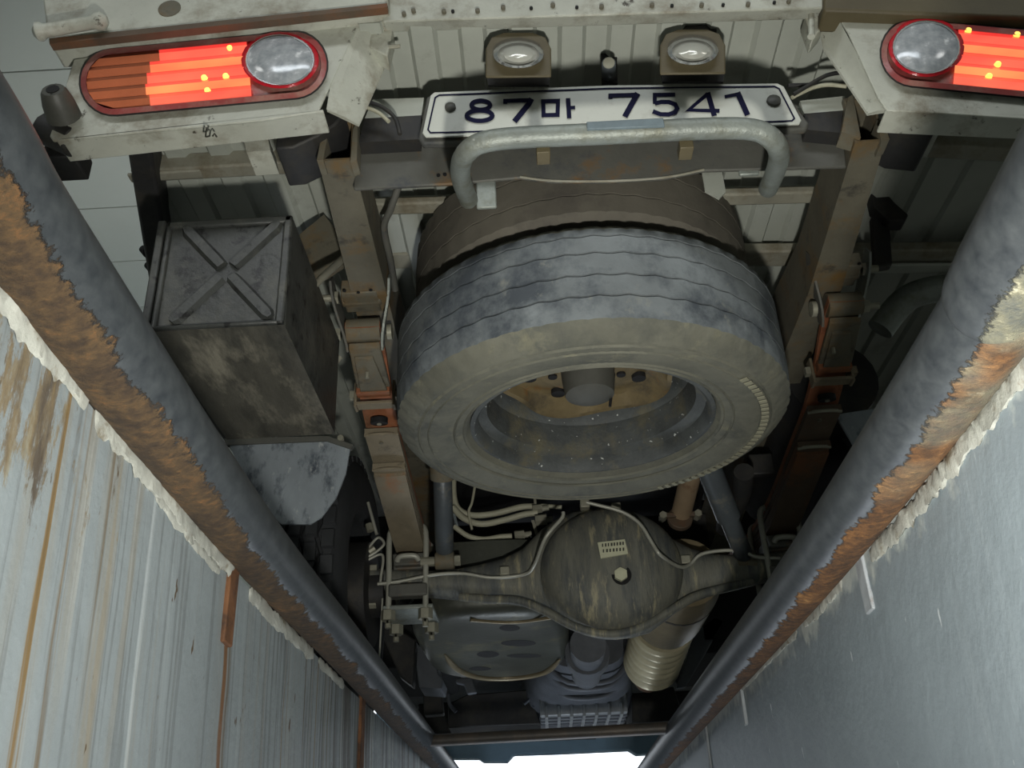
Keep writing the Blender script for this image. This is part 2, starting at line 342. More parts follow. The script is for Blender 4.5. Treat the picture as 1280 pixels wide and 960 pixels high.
# ------------------------------------------------------------------ setting: pit, floor, workshop
def interp(tab, y):
    if y <= tab[0][0]: return tab[0][1]
    for (a, b), (c, d) in zip(tab, tab[1:]):
        if y <= c: return b+(d-b)*(y-a)/(c-a)
    return tab[-1][1]
WL = [(-1.2, -.262), (.0, -.264), (.41, -.272), (.55, -.283), (.92, -.293), (1.5, -.290), (2.5, -.272), (3.2, -.27), (7, -.27)]
WR = [(-1.2, .285), (.0, .287), (.53, .299), (.77, .3145), (1.2, .316), (1.7, .314), (2.6, .31), (7, .309)]
SLAB = -.006
def pitwall(name, tab, side, mat, ztop, orig):
    m = MB(); ys = [-1.2+.04*i for i in range(int(8.2/.04)+1)]; zs = [ztop-.0-i*.025 for i in range(12)]+[-.36-.2*i for i in range(7)]
    idx = lambda i, j: i*len(zs)+j
    vs = []; sg = -1 if side == 'left' else 1
    for y in ys:
        for z in zs:
            d = mnoise.noise(Vector((y*5, z*5, 3*sg)))*.0022 + mnoise.noise(Vector((y*24, z*12, 7*sg)))*.001
            vs.append((interp(tab, y)+d, y, z))
    fs = [(idx(i, j), idx(i+1, j), idx(i+1, j+1), idx(i, j+1)) for i in range(len(ys)-1) for j in range(len(zs)-1)]
    m.add(vs, fs)
    # body of the wall behind the painted face
    n = len(m.v); m.add([(sg*.52, -1.2, ztop), (sg*.52, 7, ztop), (sg*.52, 7, zs[-1]), (sg*.52, -1.2, zs[-1])], [(0, 1, 2, 3)])
    e0 = [idx(i, 0) for i in range(len(ys))]
    m.f.append(tuple(e0)+(n+1, n)); m.m.append(0)
    return obj(name, m, mat, kind='structure', smooth=60, origin=orig)
DL = P(284, 800, X=-.292); DRIP0 = DL.y + .1*DL.z; DL = P(456, 920, X=-.285); DRIP1 = DL.y + .1*DL.z
wall_l = pitwall('wall_left', WL, 'left', wallmat('streaked_pit_wall_paint', (140, 149, 152), 'left'), SLAB, (0, 0, 0))
wall_r = pitwall('wall_right', WR, 'right', wallmat('smooth_pit_wall_paint', (132, 143, 149), 'right'), SLAB, (0, 0, 0))
fl = MB(); fl.box((-.6, -1.2, -1.62), (.6, 7, -1.555)); fl.box((-4.2, -4.2, -.12), (-.52, 8.2, SLAB)); fl.box((.52, -4.2, -.12), (4.2, 8.2, SLAB))
fl.box((-.52, -4.2, -.12), (.52, -1.2, SLAB)); fl.box((-.52, 7, -.12), (.52, 8.2, SLAB)); fl.box((-.52, -1.3, -1.6), (.52, -1.2, -.1)); fl.box((-.52, 7, -1.6), (.52, 7.1, -.1))
obj('floor', fl, W['concrete'], kind='structure', smooth=0)
m = MB().box((-4.2, -4.2, 3.92), (4.2, 8.2, 3.98)); ceiling = obj('ceiling', m, W['concrete'], kind='structure', smooth=0)
mesh = None
for i in range(21):
    y0 = -4.0+.6*i-.0; m = MB().box((-4.1, y0+.004, 3.895), (4.1, y0+.596, 3.92))
    if mesh is None: o = obj('ceiling_panel', m, W['ceil'], ceiling, smooth=0, bevel=.003); mesh = o
    else:
        o = mesh.copy(); C.objects.link(o); o.location = Vector((0, y0+.3, 3.9075))-wloc(ceiling)
for nm, a, b in (('wall_workshop_left', (-4.2, -4.2, -.1), (-4.1, 8.2, 3.95)), ('wall_workshop_right', (4.1, -4.2, -.1), (4.2, 8.2, 3.95)), ('wall_workshop_back', (-4.2, -4.3, -.1), (4.2, -4.2, 3.95))):
    obj(nm, MB().box(a, b), W['ceil'], kind='structure', smooth=0)
m = MB(); m.box((-4.2, 8.2, -.1), (-2.2, 8.3, 3.95)); m.box((2.2, 8.2, -.1), (4.2, 8.3, 3.95)); m.box((-2.2, 8.2, 3.0), (2.2, 8.3, 3.95))
obj('wall_workshop_front', m, W['ceil'], kind='structure', smooth=0)
# sealant along the wall tops
def strip(mb, pts, r, seg=8, flat=.24, seed=0, amp=.7):
    path = smoothpath(pts, 24); rr = []
    n = len(path)
    for i, p in enumerate(path):
        t = (path[min(i+1, n-1)]-path[max(i-1, 0)]).normalized(); e = Vector((0, 0, 1)); g = t.cross(e).normalized()
        end = min(1, .25+min(i, n-1-i)/3.0)
        ring = []
        for k in range(seg):
            a = 2*math.pi*k/seg; q = r*end*(1+amp*mnoise.noise(Vector((p.y*38+seed, a*.9, seed)))+.55*mnoise.noise(Vector((p.y*120, a*1.6, seed))))
            ring.append(p+e*math.cos(a)*q+g*math.sin(a)*q*flat)
        rr.append(ring)
    mb.rings(rr)
def wx(tab, px, py, off):
    p = P(px, py, X=tab[3][1])
    for _ in range(4): p = P(px, py, X=interp(tab, p.y)+off)
    return p
for j, (pts, r) in enumerate([([(-30, 335), (8, 376), (60, 440), (112, 497)], .0098), ([(120, 512), (160, 562), (205, 618), (250, 672), (294, 713)], .0098),
                              ([(195, 618), (235, 668), (275, 715)], .005), ([(312, 738), (345, 775), (392, 820)], .0085), ([(398, 826), (430, 858)], .006)]):
    m = MB(); strip(m, [wx(WL, x, y, .001) for x, y in pts], r, seed=j*3.1); obj('sealant_strip', m, W['caulk'], wall_l, 'cracked white sealant along the pipe' if j == 1 else None, smooth=50)
for j, (pts, r) in enumerate([([(1340, 378), (1292, 443), (1238, 515), (1188, 580), (1142, 638), (1088, 697)], .0085), ([(1052, 726), (1028, 756), (1004, 780)], .0075), ([(996, 790), (954, 831), (922, 866)], .006), ([(905, 872), (872, 905)], .005)]):
    m = MB(); strip(m, [wx(WR, x, y, -.001) for x, y in pts], r, seed=20+j*3.1, amp=.6); obj('sealant_strip', m, W['caulk'], wall_r, smooth=50)
# ------------------------------------------------------------------ pipes along the pit edge
RL = [(-1.2, -.236), (.0, -.243), (.30, -.2515), (.425, -.260), (.89, -.273), (1.5, -.267), (2.85, -.2645), (6.9, -.262)]
RR = [(-1.2, .243), (.0, .250), (.385, .2696), (.47, .2755), (.52, .282), (.98, .292), (1.6, .289), (2.86, .2816), (6.9, .28)]
def rail(side):
    tab, z, sg = (RL, .0195, -1) if side == 'left' else (RR, -.002, 1)
    t = empty('edge_pipe', (interp(tab, 1.0), 1.0, z-.03), {'left': 'thick pipe edging the left pit wall, slate grey above a broad brown rust band', 'right': 'thick pipe edging the right pit wall, slate grey with patchy orange rust'}[side], 'pipe')
    path = smoothpath([(x, y, z) for y, x in tab], 24); m = MB(); seg = 40
    m.tube(path, .03, seg, ref=(0, 0, 1))
    obj('pipe', m, railmat('rusted_slate_pipe_'+side, side), t, smooth=60)
    return t
rail_l = rail('left'); rail_r = rail('right')
def anchor(parent, tab, px, py0, py1, w, mat, lab, off):
    a = wx(tab, px, py0, off); b = Vector((a.x, a.y, P(px, py1, X=a.x).z))
    m = MB().box((min(a.x, a.x+.006*(-1 if off > 0 else 1)), a.y-w/2, b.z), (max(a.x, a.x+.006*(-1 if off > 0 else 1)), a.y+w/2, a.z+.03))
    obj('anchor_strap', m, mat, parent, lab, bevel=.0015)
anchor(rail_l, WL, 294, 722, 812, .026, W['strap'], 'rusted anchor strap running down the wall', .004)
anchor(rail_l, WL, 455, 880, 975, .034, W['strap'], None, .004)
anchor(rail_r, WR, 1072, 700, 778, .022, W['strapg'], 'painted anchor strap with rusty edge', -.004)
anchor(rail_r, WR, 925, 868, 912, .012, W['strapg'], None, -.004)
anchor(rail_r, WR, 882, 922, 968, .014, W['strapg'], None, -.004)
a = P(520, 927, Z=.012); b = P(893, 907, Z=.006)
m = MB(); m.tube([a, a.lerp(b, .33), a.lerp(b, .66), b], .0125, 16)
tag(obj('cross_bar', m, W['crossbar'], smooth=60), 'grey steel bar spanning the pit between the two edge pipes', 'bar')
# ------------------------------------------------------------------ truck
truck = empty('truck', (.12, 1.97, 0), 'white pickup truck seen from below over the pit with red tail lamps lit', 'truck')
def part(name, mb, mat, label=None, parent=None, **kw): return obj(name, mb, mat, parent or truck, label, **kw)
BZ = .80
# bed floor, corrugated along Y
m = MB(); x0, x1, per, dp = -.70, .94, .072, .009; xs = []
x = -.136-.072*8
while x < x1:
    xs += [(x, BZ), (x+.030, BZ), (x+.036, BZ+dp), (x+.066, BZ+dp)]; x += per
vs = []
EA = P(160, 190, Z=.75); EB = P(193, 390, Z=.75); edge = lambda y: EA.x+(EB.x-EA.x)*(y-EA.y)/(EB.y-EA.y)
for (x, z) in xs:
    ya = .945 if x > edge(.945) else EA.y+(x-EA.x)*(EB.y-EA.y)/(EB.x-EA.x)
    vs += [(x, max(.945, min(ya, 3.2)), z), (x, 3.3, z)]
m.add(vs, [(2*i, 2*i+1, 2*i+3, 2*i+2) for i in range(len(xs)-1)])
m.add([(edge(.945), .945, BZ+.03), (xs[-1][0], .945, BZ+.03), (xs[-1][0], 3.3, BZ+.03), (-.76, 3.3, BZ+.03), (-.76, 1.7, BZ+.03)], [(0, 1, 2, 3, 4)])
part('bed_floor', m, W['bed'], 'corrugated white underside of the cargo bed', smooth=20)
# bed side beams
m = MB(); q = [(edge(.97), .97), (edge(1.72), 1.72), (edge(1.72), 3.3), (edge(1.72)+.05, 3.3), (edge(1.72)+.05, 1.72), (edge(.97)+.035, .97)]
m.prism([Vector((x, y, .745)) for x, y in q], (0, 0, .09)); part('bed_side_beam', m, W['dark'], 'dark beam along the left bed edge', bevel=.006)
m = MB().box((.945, .96, .705), (1.0, 3.3, .83)); part('bed_side_beam', m, W['dark'], bevel=.006)
for (x, y) in ((185, 312), (191, 332)):
    p = P(x+6, y, Z=.78); m = MB(); m.tube([p, p+Vector((-.012, 0, -.004)), p+Vector((-.02, 0, .004))], [.008, .011, .007], 10); part('rope_hook', m, W['black'])
# rear sill with bolts
m = MB(); q = [P(478, 27, Y=.94), P(1030, 10, Y=.94), P(1030, -22, Y=.94), P(478, -8, Y=.94)]
m.hexa([q[0], q[1], q[1]+Vector((0, .03, .012)), q[0]+Vector((0, .03, .012)), q[3], q[2], q[2]+Vector((0, .03, 0)), q[3]+Vector((0, .03, 0))])
sill = part('rear_sill', m, W['white'], 'pale rear sill channel with bolt holes', bevel=.003)
for (x, y, big) in ((505, 18, 1), (517, 14, 1), (555, 15, 1), (566, 14, 0), (597, 14, 1), (629, 10, 1), (664, 10, 0), (691, 7, 1), (721, 9, 0), (752, 9, 1), (815, 7, 1), (840, 7, 0), (877, 7, 1), (904, 6, 0), (935, 6, 1), (968, 3, 0), (986, 2, 1)):
    p = P(x, y, Y=.938); m = MB(); m.tube([p+Vector((0, .006, 0)), p+Vector((0, -.003 if big else -.001, 0))], .0032 if big else .0024, 8); part('sill_bolt', m, W['frame'] if big else W['black'], parent=sill)
m = MB()
for (x, y) in ((580, 23), (632, 24), (690, 21), (815, 17), (873, 16), (930, 15)):
    a = P(x, y, Y=.975); m.box(a+Vector((-.012, -.012, -.004)), a+Vector((.012, .02, .02)))
part('sill_spacer', m, W['white'], parent=sill)
# tailgate foot at the top left and right
m = MB(); q = [P(60, 52, Y=.92), P(485, 6, Y=.92), P(485, -45, Y=.92), P(52, -5, Y=.92)]; m.prism(q, (0, .05, 0)); tg = part('tailgate_rail', m, W['white'], 'grimy white tailgate bottom rail with rust line', bevel=.004)
m = MB(); q = [P(62, 55, Y=.915), P(484, 9, Y=.915), P(484, 4, Y=.915), P(62, 48, Y=.915)]; m.prism(q, (0, .012, 0)); part('rust_lip', m, W['leafd'], 'rusty brown lower lip', parent=tg)
m = MB(); c = P(212, 11, Y=.92); m.tube([c+Vector((0, .002, 0)), c+Vector((0, -.001, 0))], .016, 20); part('blanking_patch', m, W['frame'], parent=tg)
m = MB(); a = P(47, 40, Y=.905); b = P(128, 26, Y=.905); m.tube([a+(a-b)*.06, a, a.lerp(b, .06), a.lerp(b, .12), a.lerp(b, .85), a.lerp(b, .92), b, b+(b-a)*.08], [.006, .013, .013, .0095, .0095, .013, .013, .006], 12); part('tailgate_hinge', m, W['white'], 'round white hinge pin', smooth=40)
m = MB(); q = [P(70, 5, Y=.93), P(178, -6, Y=.93), P(178, -30, Y=.93), P(66, -20, Y=.93)]; m.prism(q, (0, -.012, 0)); part('hinge_leaf', m, W['white'], parent=tg, bevel=.002)
m = MB(); q = [P(1030, 12, Y=.93), P(1290, 22, Y=.93), P(1290, -20, Y=.93), P(1030, -30, Y=.93)]; m.prism(q, (0, .04, 0)); part('tailgate_rail', m, W['brown'], 'tailgate rail on the right, its shade painted in reddish brown', bevel=.004)  # brown instead of white puts the shade into the colour
for (pts) in ([(478, 20), (462, 38), (462, 58), (484, 70), (492, 30)], [(1012, 4), (1034, 20), (1028, 34), (1016, 48), (1006, 20)]):
    m = MB(); m.prism([P(x, y, Y=.965) for x, y in pts], (0, .03, 0)); part('corner_bracket', m, W['white'], bevel=.002)
m = MB(); a = P(1014, 10, Y=.955); b = P(1014, 46, Y=.955); m.tube([a, a.lerp(b, .9), b], [.004, .004, .0055], 8); part('lock_pin', m, W['white'])
m = MB(); a = P(486, 59, Y=.955); m.tube([a, a+Vector((.016, 0, .001))], .003, 8); part('lock_pin', m, W['bolt'])
# ---- tail lamps
def capsule(px0, px1, rx, ry, n=14):
    (ax, ay), (bx, by) = px0, px1; out = []
    L = math.hypot(bx-ax, by-ay); tx, ty = (bx-ax)/L, (by-ay)/L
    for i in range(n+1):
        a = math.pi/2+math.pi*i/n; out.append((ax+tx*math.cos(a)*rx-ty*math.sin(a)*ry, ay+ty*math.cos(a)*rx+tx*math.sin(a)*ry))
    for i in range(n+1):
        a = -math.pi/2+math.pi*i/n; out.append((bx+tx*math.cos(a)*rx-ty*math.sin(a)*ry, by+ty*math.cos(a)*rx+tx*math.sin(a)*ry))
    return out
def tail_lamp(face, inner, under, A, B, r, red0, red1, amber, circ, lab, HY=.95):
    PP = lambda p, dy=0: P(p[0], p[1], Y=HY+dy)
    m = MB(); f3 = [PP(p) for p in face]
    m.prism(f3, (0, .004, 0))
    iv = [P(x, y, Y=yy) for x, y, yy in inner]         # bevelled inner end, four corners
    f0, f1, f2, f3_, f4 = iv
    g0 = f0.lerp(f1, .62)+Vector((0, -.002, 0)); g1 = f4.lerp(f3_, .55)+Vector((0, -.003, 0)); g2 = f1.lerp(f2, .5).lerp(g0.lerp(g1, .5), .25)+Vector((0, .006, 0))
    m.add([f0, g0, g1, f4, f1, f2, f3_, g2], [(0, 1, 7, 2, 3), (1, 4, 5, 7), (7, 5, 6, 2)])
    bk = [v+Vector((0, .004, 0)) for v in (f0, f1, f2, f3_, f4)]; m.add(bk, [(0, 1, 2, 3, 4)])
    dep = .042; uq = [P(x, y, Y=HY) for x, y in under]; m.prism([uq[0], uq[1], uq[1]+Vector((0, dep, .0)), uq[0]+Vector((0, dep, .0))], (0, 0, .004))
    tq = [f3[0], f3[1]]; m.prism([tq[0], tq[1], tq[1]+Vector((0, dep, 0)), tq[0]+Vector((0, dep, 0))], (0, 0, -.003))
    hs = part('lamp_housing', m, W['white'], 'white sheet steel housing of the '+lab, bevel=.0015)
    def cap(g, y0, y1, n=14):
        return [PP(p, y0) for p in capsule(A, B, r-g, r-g, n)]
    m = MB(); outer = cap(-1, .001, 0); mid = cap(1.0, -.007, 0); mid2 = cap(1.6, -.009, 0); inn = cap(8.5, -.012, 0); back = cap(9, -.004, 0)
    m.rings([outer, mid, mid2], caps=False, mi=1); m.rings([mid2, inn, back], caps=False, mi=0); m.add(back, [tuple(range(len(back)))])
    lp = part('tail_lamp', m, [W['bezel'], W['gasket']], lab, smooth=50)
    # lens in louvred bands, amber outboard and red inboard
    (ax, ay), (bx, by) = A, B; L = math.hypot(bx-ax, by-ay); tx, ty = (bx-ax)/L, (by-ay)/L; g = r-9
    def bands(s0, s1, nm, mat, nb=5, off=None, side=0):
        mm = MB()
        for j in range(nb):
            h0 = -g+2*g*j/nb; h1 = -g+2*g*(j+1)/nb
            def xlim(h):
                e = math.sqrt(max(0, 1-(h/g)**2))*g
                o_ = (off[j] if off else 0); return max(s0+(o_ if side == 0 else 0), -e), min(s1+(o_ if side else 0), L+e)
            a0 = xlim(h0); a1 = xlim(h1)
            pt = lambda s, h, dy: PP((ax+tx*s-ty*h, ay+ty*s+tx*h), dy)
            hm = h0+(h1-h0)*.28; am = xlim(hm)
            mm.add([pt(a0[0], h0, -.005), pt(a0[1], h0, -.005), pt(am[1], hm, -.0115), pt(am[0], hm, -.0115), pt(a1[1], h1, -.006), pt(a1[0], h1, -.006)], [(0, 1, 2, 3)], 1)
            mm.add([pt(am[0], hm, -.0115), pt(am[1], hm, -.0115), pt(a1[1], h1, -.006), pt(a1[0], h1, -.006)], [(0, 1, 2, 3)], 2 if j % 2 else 0)
        return part(nm, mm, mat, parent=lp, smooth=0)
    zz = [18, 5, 0, -3, 1]; bands(red0, red1, 'red_lens', [W['red'], W['reddim'], W['redhot']], off=zz if amber else None)
    if amber: bands(amber[0], amber[1], 'amber_lens', [W['amber'], W['amberd'], W['amber']], off=zz, side=1)
    # red surround and clear reversing lens
    (cx, cy, rx, ry) = circ
    ring = lambda k, dy: [PP((cx+rx*k*math.cos(2*math.pi*i/28), cy+ry*k*math.sin(2*math.pi*i/28)), dy) for i in range(28)]
    m = MB(); m.rings([ring(1.13, -.0105), ring(1.05, -.0125), ring(.98, -.0125)], caps=False); part('red_surround', m, W['redring'], parent=lp)
    m = MB(); m.rings([ring(1.03, -.012), ring(1.0, -.0155), ring(.95, -.0155), ring(.93, -.0135)], caps=False); part('lens_rim', m, W['chrome'], parent=lp)
    m = MB(); m.rings([ring(.95, -.0135), ring(.8, -.0165), ring(.5, -.019), ring(.2, -.020)], caps=True)
    part('reversing_lens', m, W['clear'], 'round clear reversing lens', parent=lp)
    return lp, hs
lpl, hsl = tail_lamp([(92, 74), (428, 16), (450, 26), (398, 139), (330, 150), (66, 176), (62, 170), (78, 120)], [(428, 15, .95), (462, 30, .955), (488, 66, 1.0), (448, 156, .985), (408, 137, .952)],
          [(70, 176), (404, 139)], (142, 102), (367, 81), 43, 42, 170, (-40, 42), (350, 75, 43, 31.5), 'left tail lamp, red section glowing beside clear round lens')
lpr, hsr = tail_lamp([(1040, 10), (1330, 22), (1400, 60), (1392, 140), (1330, 152), (1108, 137), (1098, 122), (1060, 40)], [(1040, 9, .95), (1024, 30, .985), (1030, 60, .985), (1085, 142, .97), (1110, 138, .952)],
          [(1108, 138), (1390, 150)], (1143, 66), (1370, 88), 43, 52, 190, None, (1158, 59, 42, 33), 'right tail lamp, red section glowing beside clear round lens')
for (lp, pts) in ((lpl, [(286, 57), (254, 94), (281, 92), (258, 110)]), (lpr, [(1212, 35), (1249, 77), (1238, 92), (1273, 40)])):
    for (x, y) in pts:
        c = P(x, y, Y=.936); m = MB(); m.tube([c+Vector((0, .006, 0)), c+Vector((0, .002, 0)), c+Vector((0, .0005, 0))], [.0045, .0036, .0012], 10); part('bulb', m, W['bulb'], parent=lp)
m = MB()
for st in ([(257, 171), (258, 160), (263, 163), (262, 170), (258, 171)], [(266, 170), (268, 167), (271, 171)]):
    m.tube([P(x, y, Z=P(x, 174, Y=.95).z-.0005) for x, y in st], .0012, 6)
part('paint_mark', m, W['ink'], parent=hsl)
# bracket tabs under the housings
for pts in ([(304, 172), (334, 168), (338, 188), (308, 190)], [(1140, 152), (1176, 152), (1174, 166), (1144, 164)]):
    m = MB(); m.prism([P(x, y, Y=1.02) for x, y in pts], (0, .05, 0)); part('housing_tab', m, W['white'])
for (pts, yy) in (([(345, 166), (378, 144), (432, 140), (418, 156), (396, 170), (366, 184), (344, 186)], 1.0), ([(1108, 140), (1140, 142), (1172, 156), (1168, 166), (1128, 162), (1106, 152)], 1.0)):
    m = MB(); m.prism([P(x, y, Y=yy) for x, y in pts], (0, .08, 0)); part('lamp_backing_bracket', m, W['dark'], bevel=.003)
# bumper cap knob
a = P(80, 146, Y=.94); b = P(66, 112, Y=.90)
m = MB(); m.tube([a+(a-b)*.05, a, a.lerp(b, .5), a.lerp(b, .9), b, b, a.lerp(b, .75)], [.020, .023, .021, .017, .0145, .008, .007], 14); part('bumper_cap', m, W['knob'], 'grey tapered rubber cap beside left tail lamp', smooth=40)
m = MB(); d = (b-a).normalized(); m.tube([b-d*.004, b+d*.0012], .0085, 14); part('cap_hole', m, W['black'])
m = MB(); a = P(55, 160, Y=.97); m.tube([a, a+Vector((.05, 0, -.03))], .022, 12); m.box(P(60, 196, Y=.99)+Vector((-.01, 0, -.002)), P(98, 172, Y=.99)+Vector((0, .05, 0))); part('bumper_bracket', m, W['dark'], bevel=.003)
# ---- transverse beams below the bed
def beam(name, pxl, pxr, Y, h, d, mat, lab=None, zoff=0, hole=None):
    a = P(*pxl, Y=Y); b = P(*pxr, Y=Y); m = MB()
    m.hexa([a, b, b+Vector((0, d, 0)), a+Vector((0, d, 0)), a+Vector((0, 0, h)), b+Vector((0, 0, h)), b+Vector((0, d, h)), a+Vector((0, d, h))])
    o = part(name, m, mat, lab, bevel=.004)
    if hole:
        for p in hole:
            c = P(*p, Y=Y); mm = MB(); mm.tube([c+Vector((0, .004, 0)), c+Vector((0, -.0006, 0))], .0055, 10); part('bolt_hole', mm, W['black'], parent=o)
    return o
beam('bed_crossmember', (162, 214), (398, 201), 1.195, .034, .03, W['bedrail'], 'pale beam with a bolt hole behind left lamp housing', hole=[(190, 208)])
beam('bed_crossmember', (158, 219), (250, 213), 1.20, .006, .02, W['bedrail'])
beam('bed_crossmember', (1100, 178), (1320, 190), 1.16, .034, .03, W['bedrail'])
beam('bed_crossmember', (458, 256), (1040, 240), 1.26, .016, .03, W['bedrail'], 'narrow tan crossmember behind the frame end')
beam('bed_crossmember', (458, 248), (1040, 232), 1.27, .004, .02, W['bed'])
beam('bed_crossmember', (480, 318), (1330, 312), 1.50, .022, .05, W['bedrail'], 'narrow crossmember running right above the frame')
beam('bed_crossmember', (1000, 332), (1330, 330), 1.53, .007, .03, W['bed'])
for (x, y) in ((600, 236), (890, 233)):
    c = P(x, y, Y=1.20); m = MB(); m.prism([c+Vector((-.012, 0, .03)), c+Vector((.02, 0, .03)), c+Vector((.02, 0, -.012)), c+Vector((.008, 0, -.025)), c+Vector((-.012, 0, -.008))], (0, .004, 0)); part('hanger_tab', m, W['bed'])
# ---- frame rails
def rail_(pts, side):
    m = MB(); sec = []
    for (xo, xi, y, z0, z1) in pts: sec.append([(xo, y, z0), (xi, y, z0), (xi, y, z1), (xo, y, z1)])
    m.rings([[Vector(v) for v in s] for s in sec], caps=False)
    t = .0035
    sec = [[(xo+t*sg, y, z0+t), (xi-t*sg, y, z0+t), (xi-t*sg, y, z1-t), (xo+t*sg, y, z1-t)] for (xo, xi, y, z0, z1) in pts for sg in [1 if xi > xo else -1]]
    m.rings([[Vector(v) for v in s] for s in sec], caps=False)
    a, b = m.v[0:4], m.v[len(pts)*4:len(pts)*4+4]
    n = len(pts)*4
    for i in range(4): m.f.append((i, (i+1) % 4, n+(i+1) % 4, n+i)); m.m.append(0)
    o = part('frame_rail', m, W['frame'], '%s chassis rail, dusty with rust, open box end' % side)
    return o
fr_l = rail_([(-.271, -.223, 1.02, .618, .69), (-.287, -.226, 1.40, .614, .715), (-.287, -.228, 1.6, .60, .73), (-.287, -.228, 3.4, .52, .66), (-.287, -.228, 4.6, .50, .62)], 'left')
fr_r = rail_([(.512, .470, 1.02, .598, .68), (.553, .497, 1.40, .604, .71), (.553, .497, 1.6, .60, .73), (.553, .497, 3.4, .52, .66), (.553, .497, 4.6, .50, .62)], 'right')
for (fr, x0, x1) in ((fr_l, -.266, -.228), (fr_r, .475, .507)):
    m = MB().box((x0, 1.06, .62), (x1, 1.065, .70)); part('rail_end_shade', m, W['black'], parent=fr) if False else None
# inclined channel plate ahead of each rail end (flared flange edges)
for pts in ([(396, 200), (404, 158), (413, 150), (404, 200)], [(438, 202), (441, 162), (447, 150), (446, 200)], [(1052, 165), (1060, 122), (1066, 118), (1076, 172)], [(1102, 178), (1096, 150), (1104, 150), (1112, 174)]):
    m = MB(); m.prism([P(x, y, Y=1.015) for x, y in pts], (0, .03, 0)); part('rail_end_flange', m, W['frame'])
# rear frame crossmember
m = MB(); pts = [(442, 236), (560, 230), (650, 222), (690, 227), (760, 227), (830, 223), (880, 213), (1058, 208), (1054, 166), (760, 158), (446, 184)]
m.prism([P(x, y, Y=1.055) for x, y in pts], (0, .006, 0)); m.prism([P(x, y, Y=1.055) for x, y in [(446, 184), (760, 158), (1054, 166)]]+[P(1054, 166, Y=1.055)+Vector((0, .05, 0)), P(760, 158, Y=1.055)+Vector((0, .05, 0)), P(446, 184, Y=1.055)+Vector((0, .05, 0))], (0, 0, .004)); cm = part('frame_crossmember', m, W['frame_grey'], 'grey rusty crossmember behind the bent guard bar', bevel=.002)
m = MB(); lip = [(650, 221), (690, 226), (760, 226.5), (830, 222), (880, 212)]; m.tube(smoothpath([P(x, y, Y=1.054) for x, y in lip], 4), .0018, 6); part('folded_edge', m, W['bedrail'], parent=cm)
for (x, y) in ((548, 219), (556, 218)):
    c = P(x, y, Y=1.054); mm = MB(); mm.tube([c+Vector((0, .003, 0)), c+Vector((0, -.0006, 0))], .0028, 8); part('bolt_hole', mm, W['black'], parent=cm)
# upper pale crossmember between bed and plate (left and right of the plate)
for pts, mt in (([(466, 124), (530, 122), (527, 144), (456, 148)], 'bed'), ([(456, 148), (527, 144), (524, 174), (448, 178)], 'dark'), ([(1000, 126), (1056, 120), (1054, 138), (1005, 142)], 'bed'), ([(1005, 142), (1054, 138), (1050, 166), (1008, 162)], 'dark')):
    m = MB(); m.prism([P(x, y, Y=1.03) for x, y in pts], (0, .03, 0)); part('plate_bracket', m, W[mt])
# cables beside the plate
for pts, yy in (([(992, 118), (1012, 106), (1034, 94), (1056, 90)], 1.0), ([(985, 107), (1020, 106), (1056, 106)], 1.01), ([(990, 122), (1015, 110), (1035, 106), (1058, 108)], 1.005), ([(462, 128), (478, 134), (494, 148), (500, 168)], 1.0), ([(452, 132), (472, 140), (486, 152)], 1.005)):
    m = MB(); m.tube(smoothpath([P(x, y, Y=yy) for x, y in pts], 5), .003, 8); part('wiring_cable', m, W['dark'] if yy != 1.005 else W['hose'], smooth=60)
# ---- number plate
PY = 1.0
def pxs(pts, Y): return [P(x, y, Y=Y) for x, y in pts]
plate_out = [(528, 166), (538, 119), (543, 115), (760, 106.5), (972, 104), (980, 108), (1002, 150), (999, 155), (760, 165), (532, 171)]
m = MB(); m.prism(pxs([(523, 172), (533, 121), (540, 118), (978, 108), (1012, 154), (1008, 161), (760, 172), (528, 179)], PY+.008), (0, .012, 0)); part('plate_holder', m, W['frame_grey'], 'dirty grey plate holder', bevel=.003)
m = MB(); m.prism(pxs(plate_out, PY), (0, .003, 0)); plate = part('number_plate', m, W['plate'], 'white number plate reading 87마 7541', bevel=.001)
def ribbon(mb, pts, w, Y, closed=False, th=.0012):
    n = len(pts); L = []; R = []
    for i in range(n):
        p = Vector(pts[i]).to_2d() if len(pts[i]) == 2 else Vector(pts[i])
        a = Vector(pts[i-1]) if (i > 0 or closed) else None; b = Vector(pts[(i+1) % n]) if (i < n-1 or closed) else None
        d1 = (p-a).normalized() if a is not None else None; d2 = (b-p).normalized() if b is not None else None
        if d1 is None: d1 = d2
        if d2 is None: d2 = d1
        n1 = Vector((-d1.y, d1.x)); n2 = Vector((-d2.y, d2.x)); mt = (n1+n2)
        mt = mt.normalized() if mt.length > 1e-4 else n1
        k = min(2.0, 1/max(.35, mt.dot(n1)))
        L.append(p+mt*w/2*k); R.append(p-mt*w/2*k)
    A = [P(q.x, q.y, Y=Y-th) for q in L]; B = [P(q.x, q.y, Y=Y-th) for q in R]; A2 = [P(q.x, q.y, Y=Y) for q in L]; B2 = [P(q.x, q.y, Y=Y) for q in R]
    mb.rings([[A[i], B[i], B2[i], A2[i]] for i in range(n)], caps=not closed, closed=closed)
def ell(cx, cy, rx, ry, n=26): return [(cx+rx*math.cos(2*math.pi*i/n), cy+ry*math.sin(2*math.pi*i/n)) for i in range(n)]
